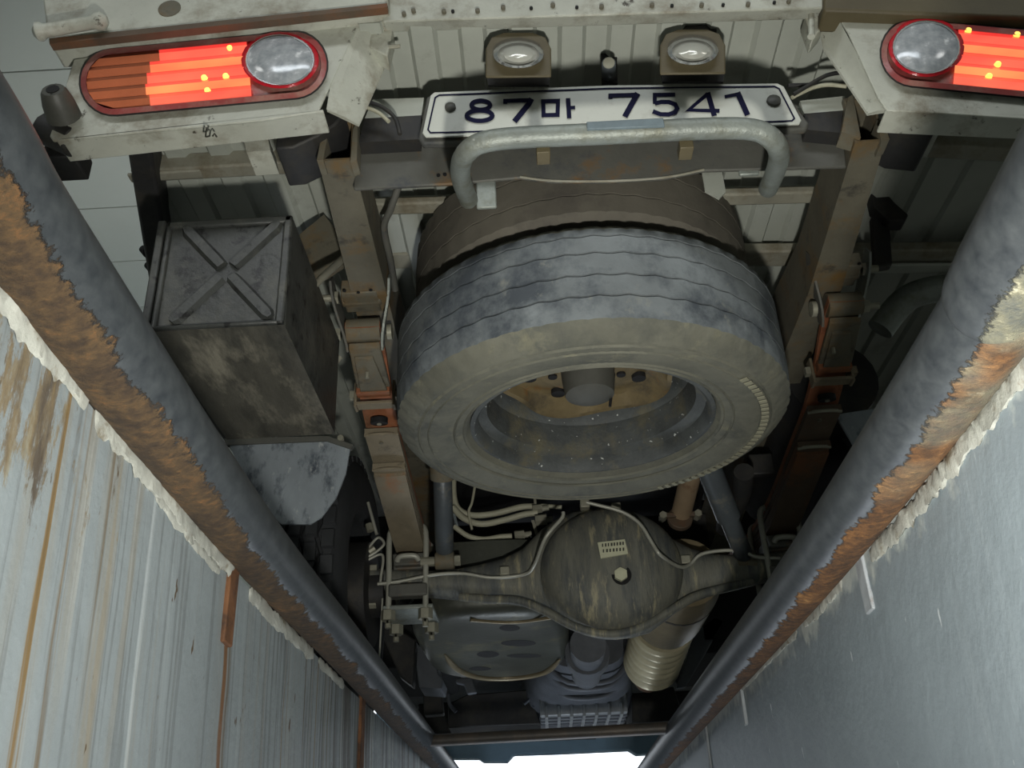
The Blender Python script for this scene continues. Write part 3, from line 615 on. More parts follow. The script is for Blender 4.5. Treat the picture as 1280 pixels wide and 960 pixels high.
glyphs = [
 ('8', [(ell(601, 131.4, 11.6, 5.7), 5.4, True), (ell(599.5, 144.6, 16, 6.6), 5.6, True)]),
 ('7', [([(631.5, 130), (631.5, 126), (664, 125)], 5, False), ([(664.5, 123.2), (661, 130), (643, 152)], 7, False)]),
 ('ma', [([(679, 126.5), (697.5, 126), (697, 143.6), (679.5, 144)], 5.2, True), ([(710, 122.6), (711.5, 148)], 5.6, False), ([(711, 134.8), (719, 134.4)], 4.6, False)]),
 ('7', [([(763, 123), (763, 119.3), (796, 118.3)], 5, False), ([(797, 116.4), (793, 124), (781, 146)], 7, False)]),
 ('5', [([(844, 118.2), (818.5, 118.6), (818.5, 130)], 5, False), (smooth2 := [(818.5, 129.4), (826, 127.6), (836, 127.6), (844, 130.4), (846.5, 135.4), (844, 140), (836, 143.2), (826, 143), (816, 139.2)], 5.4, False)]),
 ('4', [([(885, 117), (861, 137.6), (899.5, 138.6)], 5, False), ([(884.5, 115.5), (893, 145)], 6.6, False)]),
 ('1', [([(906, 121), (914, 119.4), (923, 117.4)], 4.4, False), ([(922, 115.5), (934.5, 144)], 7, False)]),
]
for g, strokes in glyphs:
    m = MB()
    for si, (pts, w, cl) in enumerate(strokes): ribbon(m, pts, w, PY, cl, .0012+.0003*si)
    part('plate_character', m, W['navy'], parent=plate, smooth=0)
m = MB(); inset = [(535, 162), (544, 122), (549, 119), (760, 110.5), (968, 108), (974, 111), (993, 148), (990, 151), (760, 160), (538, 166)]; ribbon(m, inset, 2.0, PY, True, .0008); part('plate_border', m, W['navy'], parent=plate, smooth=0)
for (x, y, r) in ((563, 135, .0075), (967, 127, .0095)):
    c = P(x, y, Y=PY); m = MB(); m.tube([c+Vector((0, .002, 0)), c+Vector((0, -.004, 0)), c+Vector((0, -.006, 0))], [r*1.1, r, r*.6], 12); part('plate_bolt', m, W['knob'], parent=plate)
# ---- plate lamps
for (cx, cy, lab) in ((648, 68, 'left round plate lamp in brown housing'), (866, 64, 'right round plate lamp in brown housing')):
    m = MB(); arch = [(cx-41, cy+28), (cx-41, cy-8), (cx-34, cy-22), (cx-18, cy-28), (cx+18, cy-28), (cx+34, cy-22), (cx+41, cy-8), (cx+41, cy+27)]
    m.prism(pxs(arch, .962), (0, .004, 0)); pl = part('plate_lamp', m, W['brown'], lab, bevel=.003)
    e1 = lambda k, Y: [P(cx+33*k*math.cos(2*math.pi*i/24), cy+18*k*math.sin(2*math.pi*i/24), Y=Y-.068) for i in range(24)]
    m = MB(); m.rings([e1(1.0, 1.03), e1(.95, 1.018), e1(.8, 1.014), e1(.72, 1.022)], caps=False); part('chrome_ring', m, W['chrome'], parent=pl)
    m = MB(); m.rings([e1(.74, 1.022), e1(.55, 1.012), e1(.25, 1.008)], caps=True); part('lamp_glass', m, W['glass'], parent=pl)
    m = MB(); m.prism(pxs([(cx-40, cy+24), (cx+40, cy+23), (cx+38, cy+38), (cx-38, cy+38)], .99), (0, .004, 0)); part('lamp_foot', m, W['dark'], parent=pl)
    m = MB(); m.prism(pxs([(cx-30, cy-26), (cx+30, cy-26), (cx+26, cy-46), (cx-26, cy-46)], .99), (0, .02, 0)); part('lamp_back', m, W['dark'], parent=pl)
m = MB(); c = P(761, 94, Y=1.03); c2 = P(761, 79, Y=.995); m.tube([c, c.lerp(c2, .95), c2], [.0105, .0105, .009], 16); 
mm = MB(); mm.prism(pxs([(751, 50), (771, 48), (772, 104), (752, 104)], 1.033), (0, .004, 0)); part('sensor_bracket', mm, W['black'])
st = part('reversing_sensor', m, W['shock'], 'small grey cylinder between the two plate lamps', smooth=40); m = MB(); m.tube([c2, c2+(c2-c)*.03], .0085, 14); part('sensor_face', m, W['bolt'], parent=st)
# ---- bent guard bar
gp = [(586, 250, 1.04), (577, 226, .97), (576, 206, .915), (584, 190, .872), (604, 178, .856), (650, 172, .852), (760, 167, .852), (880, 161, .852), (940, 162, .855), (965, 174, .868), (974, 192, .91), (970, 212, .965), (960, 236, 1.04)]
m = MB(); m.tube(smoothpath([P(x, y, Y=yy) for x, y, yy in gp], 5), .0128, 16); gb = part('guard_bar', m, W['bar'], 'bent galvanised guard tube below the number plate', smooth=60)
m = MB(); m.prism(pxs([(733, 152), (829, 147), (831, 157), (734, 161)], .8365), (0, .004, 0)); part('bar_patch', m, W['patch'], 'blue grey patch on the tube', parent=gb, bevel=.001)
for (x, y) in ((679, 187), (858, 181)):
    c = P(x, y, Y=.862); m = MB().box(c+Vector((-.008, -.002, -.006)), c+Vector((.008, .02, .008))); part('bar_tab', m, W['brown'], parent=gb, bevel=.001)
for (x, y) in ((608, 246), (934, 205)):
    c = P(x, y, Y=1.06); m = MB().box(c+Vector((-.014, -.002, -.02)), c+Vector((.014, .004, .03))); part('bar_mount', m, W['bar'], parent=gb, bevel=.002)
# ---- left black tool box
Y0 = 1.07; X0 = P(200, 345, Y=Y0).x; X1 = P(361, 340, Y=Y0).x; Z0 = P(278, 410, Y=Y0).z; Z1 = P(283, 276, Y=Y0).z; Y1 = P(349, 546, Z=Z0).y
m = MB()
m.add([(X0, Y0, Z0), (X1, Y0, Z0), (X1, Y1, Z0), (X0, Y1, Z0), (X0, Y0, Z1), (X1, Y0, Z1), (X1, Y1, Z1), (X0, Y1, Z1)], [(0, 1, 5, 4), (1, 2, 6, 5), (2, 3, 7, 6), (3, 0, 4, 7), (4, 5, 6, 7)], 0)
m.add([(X0, Y0, Z0), (X1, Y0, Z0), (X1, Y1, Z0), (X0, Y1, Z0)], [(0, 1, 2, 3)], 1)
tb = part('tool_box', m, [W['boxm'], W['boxb']], 'black steel tool box with pressed cross, hung left of the frame', bevel=.004)
def cross_face():
    m = MB(); cx, cz = (X0+X1)/2+.004, (Z0+Z1)/2
    for ax_, az in ((.066, .078), (-.066, .078), (.066, -.078), (-.066, -.078)):
        d = Vector((ax_, 0, az)); L = d.length; d.normalize(); n = Vector((-d.z, 0, d.x)); rr = []
        for s, w in ((.012, .010), (.03, .011), (L-.008, .011), (L, .006)):
            c = Vector((cx, Y0, cz))+d*s
            rr.append([c+n*w+Vector((0, .001, 0)), c+n*w*.55+Vector((0, -.007, 0)), c-n*w*.55+Vector((0, -.007, 0)), c-n*w+Vector((0, .001, 0))])
        m.rings(rr)
    return m
part('pressed_cross', cross_face(), W['boxm'], parent=tb, smooth=20)
m = MB(); e = .012
for (a, b) in (((X0, Z1-e), (X1, Z1)), ((X0, Z0), (X1, Z0+.006)), ((X0, Z0), (X0+.008, Z1)), ((X1-e, Z0), (X1, Z1))): m.box((a[0], Y0-.006, a[1]), (b[0], Y0+.002, b[1]))
part('box_lid_rim', m, W['boxm'], parent=tb, bevel=.003)
m = MB().box((X0-.014, Y0-.004, Z0), (X0-.003, Y0+.03, Z1+.004)); part('box_flange', m, W['boxm'], parent=tb, bevel=.002)
m = MB(); m.tube(smoothpath([P(368, 390, Y=1.20), P(376, 374, Y=1.21), P(400, 350, Y=1.24), P(432, 320, Y=1.30)], 5), .006, 8); part('box_strap', m, W['bedrail'], parent=tb, smooth=50)
# side plate between box and frame
m = MB(); m.prism([P(366, 300, Y=1.335), P(405, 268, Y=1.335), P(430, 300, Y=1.335), P(434, 330, Y=1.335), P(400, 352, Y=1.335), P(372, 382, Y=1.335)], (0, .006, 0)); part('box_bracket', m, W['frame'], 'olive bracket plate between box and chassis rail')
m = MB(); m.tube(smoothpath([P(425, 446, Y=1.44), P(413, 462, Y=1.44), P(408, 480, Y=1.44), P(407, 494, Y=1.44)], 4), [.006]*13, 8); part('bracket_hook', m, W['bedrail'], smooth=50)
m = MB(); q = P(440, 250, Y=1.2); m.tube(smoothpath([P(500, 228, Y=1.18), P(488, 262, Y=1.22), P(480, 285, Y=1.26), P(488, 325, Y=1.33), P(494, 362, Y=1.40)], 5), .006, 8); part('wiring_conduit', m, W['frame_grey'], 'grey corrugated conduit beside left chassis rail', smooth=60)
# ---- mud flaps
fy = 1.64
def flap(pts, yy, lab=None):
    m = MB(); m.prism(pxs(pts, yy), (0, .006, 0)); return part('mud_flap', m, W['flap'], lab, bevel=.001)
f = flap([(285, 553), (412, 549), (438, 558), (432, 592), (420, 622), (402, 646), (388, 655), (352, 655), (320, 630)], fy, 'scuffed grey mud flap below the tool box')
c = P(426, 548, Y=fy-.004); m = MB(); m.tube([c+Vector((0, .006, 0)), c+Vector((0, -.004, 0))], .006, 10); part('flap_bolt', m, W['bolt'], parent=f)
m = MB(); m.prism(pxs([(280, 548), (410, 545), (442, 556), (438, 561), (408, 551), (282, 556)], fy-.004), (0, .012, 0)); part('flap_strip', m, W['frame_grey'], parent=f)
flap([(1044, 518), (1110, 508), (1120, 560), (1080, 580), (1062, 548)], 1.66, 'dusty grey mud flap at the right rear wheel')
# ---- leaf springs
def leafstrip(pts, cx, w, t):
    m = MB(); pts = smoothpath([(x, y, z) for x, y, z in pts], 5); rr = []
    for i, p in enumerate(pts):
        rr.append([p+Vector((-w/2, 0, 0)), p+Vector((-w*.25, 0, -.0012)), p+Vector((w*.25, 0, -.0012)), p+Vector((w/2, 0, 0)), p+Vector((w/2, 0, t)), p+Vector((-w/2, 0, t))])
    m.rings(rr); return m
def spring(sg, lab):
    if sg < 0: X = lambda y: -.272+(.012)*max(0, (y-1.6))/.35; Zo = 0
    else: X = lambda y: .552-(.030)*max(0, (y-1.6))/.35; Zo = .0
    t = .011
    def path(pts, dz): return [(X(y), y, z+dz+Zo) for y, z in pts]
    main = [(1.385, .572), (1.45, .560), (1.53, .524), (1.62, .490), (1.72, .462), (1.95, .405), (2.2, .40), (2.5, .44)]
    m = leafstrip(path(main, 0), 0, .060, t); ls = part('leaf_spring', m, W['leaf'], lab, smooth=30)
    m = leafstrip(path([(1.605, .476), (1.72, .446), (1.95, .390), (2.2, .388), (2.4, .41)], 0), 0, .062, t); part('leaf', m, W['leafg'] if sg < 0 else W['leafd'], parent=ls, smooth=30)
    m = leafstrip(path([(1.685, .440), (1.80, .412), (1.95, .374), (2.2, .374)], 0), 0, .062, t); part('leaf', m, W['leafg'] if sg < 0 else W['leafd'], parent=ls, smooth=30)
    m = leafstrip(path([(1.70, .430), (1.80, .400), (1.955, .360), (2.1, .360)], 0), 0, .061, t); part('leaf', m, W['leafg'] if sg < 0 else W['leafd'], parent=ls, smooth=30)
    for (y, z, w) in ((1.605, .4745, .031), (1.685, .4385, .031)):
        xx = X(y); m = MB(); m.tube(smoothpath([(xx-w, y+.006, z+.001), (xx-w*.5, y, z), (xx, y-.001, z), (xx+w*.5, y, z), (xx+w, y+.006, z+.001)], 3), .0035, 8); part('leaf_tip', m, W['bolt'] if sg > 0 else W['leafg'], parent=ls, smooth=50)
    # wrapped eye with forked end plate
    x = X(1.44); m = MB(); m.tube([(x-.029, 1.405, .578), (x+.029, 1.405, .578)], .021, 18); part('spring_eye', m, W['frame'], parent=ls)
    m = MB(); m.prism([(x-.027, 1.408, .556), (x+.027, 1.408, .556), (x+.031, 1.505, .528), (x-.029, 1.505, .528)], (0, .004, -.010)); part('eye_wrap', m, W['frame'], parent=ls, bevel=.002)
    m = MB(); m.prism([(x-.02, 1.43, .541), (x+.012, 1.43, .541), (x+.026, 1.505, .516), (x-.022, 1.505, .516)], (0, .002, -.005)); part('eye_tongue', m, W['frame'], parent=ls, bevel=.001)
    c = P(459, 455, Y=1.46) if sg < 0 else P(1040, 427, Y=1.46); m = MB(); m.tube([(c.x, 1.464, .516), (c.x, 1.462, .527)], .0035, 10); part('rivet', m, W['bolt'], parent=ls)
    # clip
    y = 1.535; zc = .523; m = MB(); m.box((x-.033, y-.011, zc-.026), (x+.033, y+.013, zc-.020)); m.box((x-.037, y-.011, zc-.030), (x-.032, y+.013, zc+.02)); m.box((x+.032, y-.011, zc-.030), (x+.037, y+.013, zc+.02)); part('spring_clip', m, W['leafg'], 'tan clip band round the leaves', parent=ls, bevel=.001)
    m = MB(); m.box((x-.046, y-.007, zc-.010), (x-.034, y+.006, zc+.004)); part('clip_bolt', m, W['bolt'], parent=ls)
    m = MB(); m.box((x+.034, y-.009, zc-.014), (x+.045, y+.006, zc)); part('clip_bolt', m, W['leafg'], parent=ls)
    m = MB(); m.box((x-.030, y-.030, zc-.014), (x+.030, y-.012, zc+.004)); part('clip_liner', m, W['leaf'], 'rust red liner at the clip', parent=ls, bevel=.001)
    m = MB(); m.tube([(X(1.585), 1.585, .486), (X(1.585), 1.583, .496)], .016, 18); part('rubber_pad', m, W['black'], parent=ls)
    m = MB(); m.tube([(X(1.585), 1.584, .4835), (X(1.585), 1.583, .496)], .0045, 10); part('pad_rivet', m, W['bolt'], parent=ls)
    m = MB(); m.tube([(X(1.63)-.004, 1.63, .4665), (X(1.63)-.004, 1.63, .476)], .0042, 8); part('rivet', m, W['frame'], parent=ls)
    return ls
spring(-1, 'left leaf spring, rusty leaves ending in a clip'); spring(1, 'right leaf spring, brown rusty leaves')
# shackles: hanger block, two link plates, bolts
for sg in (-1, 1):
    x = -.272 if sg < 0 else .545
    m = MB(); m.tube([(x-.034, 1.375, .628), (x+.034, 1.375, .628)], .017, 14); m.box((x-.03, 1.34, .612), (x+.03, 1.40, .64)); hb = part('shackle_hanger', m, W['frame'], 'left rear shackle hanging from the chassis rail' if sg < 0 else 'right rear shackle hanging from the chassis rail', bevel=.002)
    for k, s2 in enumerate((-1, 1)):
        xx = x+s2*.040; m = MB(); prof = []
        for i in range(9):
            tt = i/8; y = 1.352+.075*tt; z = .652-.098*tt; w = .012+.009*math.sin(math.pi*tt); bow = s2*(.010*math.cos(math.pi*tt))
            prof.append([Vector((xx+bow-.002, y-w*.6, z-w*.8)), Vector((xx+bow+.002, y-w*.6, z-w*.8)), Vector((xx+bow+.002, y+w*.6, z+w*.8)), Vector((xx+bow-.002, y+w*.6, z+w*.8))])
        m.rings(prof); part('shackle_plate', m, W['frame_grey'] if s2 < 0 else W['bar'], parent=hb, smooth=40)
    outx = x+sg*.040
    for (y, z) in ((1.375, .628), (1.408, .574)):
        m = MB(); m.hexnut((outx, y, z), (sg, 0, 0), .012, .010); m.tube([(outx, y, z), (outx+sg*.028, y, z)], .0065, 10); part('shackle_bolt', m, W['bolt'], parent=hb, smooth=30)
    m = MB(); m.tube([(x-sg*.040, 1.408, .574), (x-sg*.048, 1.408, .574)], .014, 12); part('shackle_bolt_head', m, W['bolt'], parent=hb)
    for (dx, y) in ((-.022, 1.345), (0, 1.352), (.022, 1.347)):
        c = Vector((x+dx, y-.012, .6135)); m = MB(); m.tube([c, c+Vector((0, 0, -.0015))], .003, 8); part('rail_hole', m, W['black'], parent=hb)
# ---- rear axle
AY = 1.985
prof = [(455, 712, 742), (480, 714, 744), (545, 716, 746), (575, 713, 749), (600, 708, 752), (630, 700, 754), (655, 688, 757), (680, 664, 768), (700, 651, 780), (720, 643, 789), (742, 639, 795), (765, 637, 798), (785, 640, 796), (805, 647, 790), (825, 660, 776), (845, 676, 761), (865, 687, 751), (890, 694, 743), (920, 696, 736), (950, 695, 728), (985, 690, 722), (1010, 688, 720)]
m = MB(); rr = []
for (x, t, b) in prof:
    pt = P(x, t, Y=AY); pb = P(x, b, Y=AY); cz = (pt.z+pb.z)/2; h = (pt.z-pb.z)/2; w = .042+.035*min(1, max(0, (h-.045)/.09)); cx = (pt.x+pb.x)/2
    ring = []
    for k in range(28):
        a = 2*math.pi*k/28; ca, sa = math.cos(a), math.sin(a)
        e = .8
        ring.append(Vector((cx, AY-w*math.copysign(abs(ca)**e, ca), cz+h*math.copysign(abs(sa)**e, sa))))
    rr.append(ring)
m.rings(rr); axle = part('rear_axle', m, W['axle'], 'dusty rear axle with round differential housing', smooth=50)
# differential dome
dc = P(764, 714, Y=AY-.05); m = MB(); rr = []
for k, (rad, dy) in enumerate([(1.02, .03), (1.0, .004), (.985, -.010), (.94, -.026), (.86, -.040), (.74, -.052), (.58, -.061), (.38, -.067), (.15, -.070)]):
    ring = []
    for i in range(44):
        a = 2*math.pi*i/44; r = .150*rad
        ring.append(Vector((dc.x+r*math.cos(a), dc.y+dy+.006, dc.z+.004+r*.89*math.sin(a))))
    rr.append(ring)
m.rings(rr); part('differential_cover', m, W['axle'], 'domed differential cover with mud streaks', parent=axle, smooth=60)
# lower flange rim of the banjo housing
m = MB(); lr = [(575, 748, .02), (610, 751, .035), (648, 753, .05), (682, 766, .06), (720, 786, .066), (762, 795, .066), (800, 787, .066), (840, 764, .06), (868, 748, .05), (900, 738, .035), (940, 728, .02)]
m.tube(smoothpath([P(x, y-2, Y=AY-d_) for x, y, d_ in lr], 6), .009, 10); part('housing_rim', m, W['axle'], parent=axle, smooth=60)
m = MB(); c = P(777, 718, Y=AY-.115); m.tube([c+Vector((0, .02, 0)), c+Vector((0, .002, 0))], .020, 20); part('plug_boss', m, W['black'], parent=axle)
m = MB(); m.hexnut(c+Vector((-.002, .006, -.001)), (0, -1, 0), .014, .014); part('drain_plug', m, W['label'], 'pale hexagonal drain plug', parent=axle)
m = MB(); lq = [(747, 678), (781, 674), (785, 692), (751, 698)]; yl = AY-.118
m.prism([P(x, y, Y=yl) for x, y in lq], (0, .012, 0)); dl = part('data_label', m, W['label'], 'pale data label', parent=axle)
m = MB()
for row, n in ((681.5, 8), (688.5, 7)):
    for i in range(n):
        x = 752.5+i*(29.0/n)+(1 if row > 685 else 0); hgt = 2.0; mx = random.choice([2.0, 1.6, 2.3])
        m.prism([P(x, row-i*.35-hgt, Y=yl-.0006), P(x+mx, row-i*.35-hgt, Y=yl-.0006), P(x+mx, row-i*.35+hgt, Y=yl-.0006), P(x, row-i*.35+hgt, Y=yl-.0006)], (0, .001, 0))
part('label_print', m, W['ink'], parent=axle, kind='stuff', smooth=0)
# brake line along the axle
for pts in ([(472, 730), (498, 727), (545, 718), (580, 717), (615, 722), (655, 718), (668, 706), (682, 672), (702, 648), (704, 640)],
            [(733, 628), (750, 632), (778, 640), (800, 655), (816, 680), (826, 694), (848, 708), (862, 706), (876, 693), (905, 688), (930, 690), (945, 696), (975, 698)]):
    m = MB(); m.tube(smoothpath([P(x, y, Y=AY-(.15 if 676 < x < 834 else .09 if 660 < x < 850 else .056)) for x, y in pts], 5), .0038, 8); part('brake_line', m, W['line'], parent=axle, smooth=60)
for (x, y) in ((631, 714), (857, 700), (731, 630), (770, 634)):
    c = P(x, y, Y=AY-.05); m = MB().box(c+Vector((-.010, -.006, -.009)), c+Vector((.010, .02, .009))); part('line_clip', m, W['bolt'], parent=axle, bevel=.002)
# U-bolts, seat and plates
def seat(sg):
    xc = -.262 if sg < 0 else .520
    z0 = .285
    m = MB(); m.box((xc-.034, 1.945, .322), (xc+.034, 2.03, .352)); m.prism([(xc-.03, 1.925, .325), (xc+.03, 1.925, .325), (xc+.034, 1.93, .352), (xc-.034, 1.93, .352)], (0, .02, 0)); sp = part('spring_seat', m, W['frame_grey'], 'clamped spring seat on the %s of the axle' % ('left' if sg < 0 else 'right'), bevel=.003)
    m = MB().box((xc-.052, 1.925, .232), (xc+.052, 2.05, .242)); part('clamp_plate', m, W['bar'], parent=sp, bevel=.003)
    m = MB(); m.box((xc-.04, 1.92, .258), (xc+.04, 1.95, .285)); part('axle_pad', m, W['frame_grey'], parent=sp, bevel=.004)
    m = MB(); m.tube(smoothpath([(xc-.022, 1.922, .333), (xc-.015, 1.915, .340), (xc+.015, 1.915, .340), (xc+.022, 1.922, .333)], 4), .006, 8); part('seat_lip', m, W['line'], parent=sp, smooth=60)
    for (dx, y) in ((-.040, 1.93), (.036, 1.93), (-.040, 2.045), (.036, 2.045)):
        m = MB(); m.tube(smoothpath([(xc+dx, y, .205), (xc+dx, y, .30), (xc+dx, y, .395), (xc+dx*.6, y+.005, .415)], 4), .0062, 10); ub = part('u_bolt', m, W['line'], parent=sp, smooth=60)
        m = MB(); m.hexnut((xc+dx, y, .231), (0, 0, -1), .015, .020); m.tube([(xc+dx, y, .213), (xc+dx, y, .196)], .0062, 10); part('nut', m, W['bolt'], parent=sp, smooth=25)
    return sp
seat(-1); seat(1)
# ---- shock absorbers
for sg in (-1, 1):
    if sg < 0: a = P(556, 694, Y=1.93); b = P(553, 590, Y=1.80)
    else: a = P(932, 700, Y=1.96); b = P(890, 595, Y=1.78)
    m = MB(); m.tube([a+(b-a)*.04, a+(b-a)*.07, a+(b-a)*.98, b], [.016, .0195, .0195, .017], 18); sh = part('shock_absorber', m, W['shock'], '%s grey shock absorber beside the leaf spring' % ('left' if sg < 0 else 'right'))
    if sg > 0:
        m = MB(); m.tube([a.lerp(b, .52), a.lerp(b, 1.5)], .025, 18); part('dust_cover', m, W['shock'], parent=sh)
    else:
        m = MB(); m.tube([a.lerp(b, .93), a.lerp(b, 1.35)], .026, 18); part('dust_cover', m, W['frame'], parent=sh)
    m = MB(); c = a+Vector((0, 0, -.012)); m.tube([c+Vector((-.020, 0, 0)), c+Vector((.020, 0, 0))], .018, 16); m.box(c+Vector((-.017, -.012, -.0)), c+Vector((.017, .012, .03))); part('lower_eye', m, W['frame'], parent=sh, bevel=.002)
    m = MB(); m.tube([c+Vector((-.05*1, 0, 0)), c+Vector((.030, 0, 0))], .010, 10); m.hexnut(c+Vector((.021, 0, 0)), (1, 0, 0), .012, .012); part('mount_bolt', m, W['bolt'], parent=sh, smooth=30)
# ---- road wheels
def tyre_prof(R, hw, rb):
    return [(rb, -hw*.72), (rb+.012, -hw*.92), (rb+(R-rb)*.45, -hw*1.06), (R-.030, -hw*1.02), (R-.012, -hw*.90), (R-.002, -hw*.78)]
def full_tyre(o, ax, R, hw, rb, seg, grooves, gz=.0035, zig=0.004, gd=.008, mats=None, nzig=40, notch=True):
    lo = tyre_prof(R, hw, rb); prof = [(r, z, 0, 1) for r, z in lo]
    for gzc in grooves: prof += [(R, gzc-gz, 1, 0), (R-gd, gzc-gz*.7, 1, 0), (R-gd, gzc+gz*.7, 1, 0), (R, gzc+gz, 1, 0)]
    prof += [(r, -z, 0, 1) for r, z in reversed(lo)]
    mis = [1 if (abs(prof[j][1]) > hw*.80 or abs(prof[j+1][1]) > hw*.80) else 0 for j in range(len(prof)-1)]+[1]
    n0 = len(lo)
    def wob(j, k, r, z):
        if prof[j][2]:
            t = (k*nzig/seg) % 1; z = z+zig*(abs(t-.5)*4-1)*.6
        if notch and j in (n0-1, n0-2, len(prof)-n0, len(prof)-n0+1) and k % 4 == 0: r = r-.0022
        if notch and j == 2 and k % 2 == 0: z = z+.0008
        return r, z
    m = MB(); m.lathe([(p[0], p[1]) for p in prof], o, ax, seg, mis=mis, wob=wob, closed=True); return m
for sg in (-1, 1):
    for q in (0,):
        xc = -.43 if sg < 0 else .695
        o = (xc, AY, .285)
        grooves = (-.03, 0, .03)
        hw = .070; R = .285
        m = full_tyre(o, (1, 0, 0), R, hw, .165, 144, grooves, gz=.005, zig=.01, gd=.012, nzig=24)
        # cross cuts between tread blocks
        rw = part('road_wheel', m, [W['rubber'], W['rubber']], '%s rear tyre with blocky tread beside the axle end' % ('left' if sg < 0 else 'right'), smooth=30)
        if sg < 0:                                             # the blocks of the tread, one by one
            for zc in (-.048, -.016, .016, .048):
                tm = MB(); tm.hexa([(zc-.012, -.019, R-.005), (zc+.012, -.019, R-.005), (zc+.012, .019, R-.005), (zc-.012, .019, R-.005), (zc-.011, -.017, R+.007), (zc+.011, -.017, R+.007), (zc+.011, .017, R+.007), (zc-.011, .017, R+.007)])
                tb0 = obj('tread_block', tm, W['rubber'], None, smooth=0, origin=(0, 0, 0))
                for i in range(36):
                    tb = tb0 if i == 0 else tb0.copy()
                    if i: C.objects.link(tb)
                    tb.parent = rw; tb.location = Vector(o)-wloc(rw); tb.rotation_euler = (2*math.pi*(i+(.5 if abs(zc) > .03 else 0))/36, 0, 0)
        m = MB(); m.lathe([(.168, -.055), (.160, -.05), (.150, 0), (.09, .01), (.05, .0), (.05, -.02)], o, (1, 0, 0), 40); part('rim', m, W['dark'], parent=rw)
        m = MB(); s_ = 1 if sg < 0 else -1; m.tube([(xc+s_*.02, AY, .285), (xc+s_*.085, AY, .285)], .11, 28); m.tube([(xc+s_*.08, AY, .285), (xc+s_*.115, AY, .285)], .05, 20); part('brake_drum', m, W['dark'], parent=rw)
    fx = -.345 if sg < 0 else .60
    for dz in (-.030, .045):
        m = MB(); m.hexnut((fx, AY-.03, .285+dz), (-sg*1.0, 0, 0), .010, .014); part('drum_bolt', m, W['bolt'])
# thin bent pipes and clutter by the left wheel
for pts, r in (([(460, 628), (466, 650), (471, 668)], .0035), ([(455, 694), (466, 678), (474, 672), (480, 680), (470, 690), (456, 698)], .003), ([(456, 702), (475, 693), (479, 700), (476, 722), (478, 730), (500, 728)], .003), ([(478, 748), (476, 790), (474, 822)], .002)):
    m = MB(); m.tube(smoothpath([P(x, y, Y=1.93) for x, y in pts], 5), r, 8); part('brake_pipe', m, W['line'], smooth=60)
m = MB(); c = P(463, 664, Y=1.93); m.tube([c, c+Vector((-.004, 0, .016))], .008, 8); c = P(461, 690, Y=1.93); m.tube([c, c+Vector((.012, 0, .008))], .007, 8); part('pipe_union', m, W['bolt'])
# ---- hoses between spring and differential
for pts, r, y0 in (([(567, 588), (567, 618), (573, 636), (590, 644), (618, 642), (650, 634), (668, 633)], .0075, 2.12), ([(566, 634), (580, 648), (602, 655), (630, 650), (655, 643), (672, 641)], .0075, 2.10), ([(568, 658), (585, 670), (605, 674), (625, 671), (640, 670)], .006, 2.05), ([(676, 632), (702, 634)], .005, 2.11), ([(595, 600), (590, 628), (586, 640), (590, 662)], .003, 2.08), ([(600, 676), (618, 680)], .005, 2.05)):
    m = MB(); m.tube(smoothpath([P(x, y, Y=y0) for x, y in pts], 5), r, 10); part('brake_hose', m, W['hose'], 'pale looping hose behind the axle' if len(pts) == 7 else None, smooth=60)
for (x, y, y0, s) in ((672, 636, 2.10, 1), (677, 650, 2.08, 1.2), (650, 669, 2.05, 1)):
    c = P(x, y, Y=y0); m = MB(); m.hexnut(c+Vector((-.012*s, 0, 0)), (1, 0, .05), .011*s, .022*s); m.tube([c+Vector((.01, 0, 0)), c+Vector((.026, 0, .002))], .007, 10); part('hose_fitting', m, W['bolt'], smooth=30)
m = MB(); c = P(669, 630, Y=2.11); m.box(c+Vector((-.003, -.002, -.02)), c+Vector((.003, .004, .024))); part('hose_bracket', m, W['bolt']); m = MB(); m.prism([P(664, 650, Y=2.09), P(668, 650, Y=2.09), P(673, 668, Y=2.09), P(669, 668, Y=2.09)], (0, .003, 0)); part('hose_bracket', m, W['bolt'])
# ---- exhaust
m = MB(); a = P(862, 600, Y=1.98); b = P(852, 640, Y=2.10); m.tube(smoothpath([a+(a-b)*2.2, a, b, b+(b-a)*.25], 4), .023, 18); ex = part('exhaust_pipe', m, W['exht'], 'tan exhaust pipe ending in a clamp right of the tyre', smooth=60)
c = P(850, 648, Y=2.10); d = (a-b).normalized(); m = MB(); m.tube([c-d*.010, c+d*.004], .029, 18); m.box(c+Vector((-.045, -.012, .0)), c+Vector((.042, .004, .012))); part('exhaust_clamp', m, W['leafd'], parent=ex, bevel=.002)
for s in (-1, 1):
    m = MB(); m.hexnut(c+Vector((s*.040, -.02, .004)), (0, 1, 0), .009, .03); part('clamp_nut', m, W['bolt'], parent=ex, smooth=30)
ax0 = Vector((.325, 2.06, .315)); ax1 = P(822, 828, Y=2.55)
A_ = P(852, 728, Y=2.12); B_ = P(832, 772, Y=2.42)
ex2p = [A_+(A_-B_)*.25, A_, A_.lerp(B_, .8), B_]
m = MB(); m.tube(ex2p, [.076, .086, .086, .080], 28); cat = part('exhaust_front_pipe', m, W['exh'], 'bronze exhaust section below the right axle tube', smooth=40)
m = MB(); m.tube([A_.lerp(B_, .12), A_.lerp(B_, .15)], .0872, 28); part('weld_ring', m, W['dark'], parent=cat)
D_ = P(815, 828, Y=2.78); n = 7; pth = []; rs = []
for i in range(n*6+1): pth.append(B_.lerp(D_, .08+.92*i/(n*6))); rs.append(.072+.0085*math.cos(2*math.pi*i/6))
m = MB(); m.tube(pth, rs, 28); part('exhaust_bellows', m, W['bell'], 'ribbed shiny exhaust bellows', parent=cat, smooth=70)
m = MB(); m.tube([D_, D_+(D_-B_).normalized()*.16], .040, 20); part('exhaust_stub', m, W['leafd'], parent=cat)
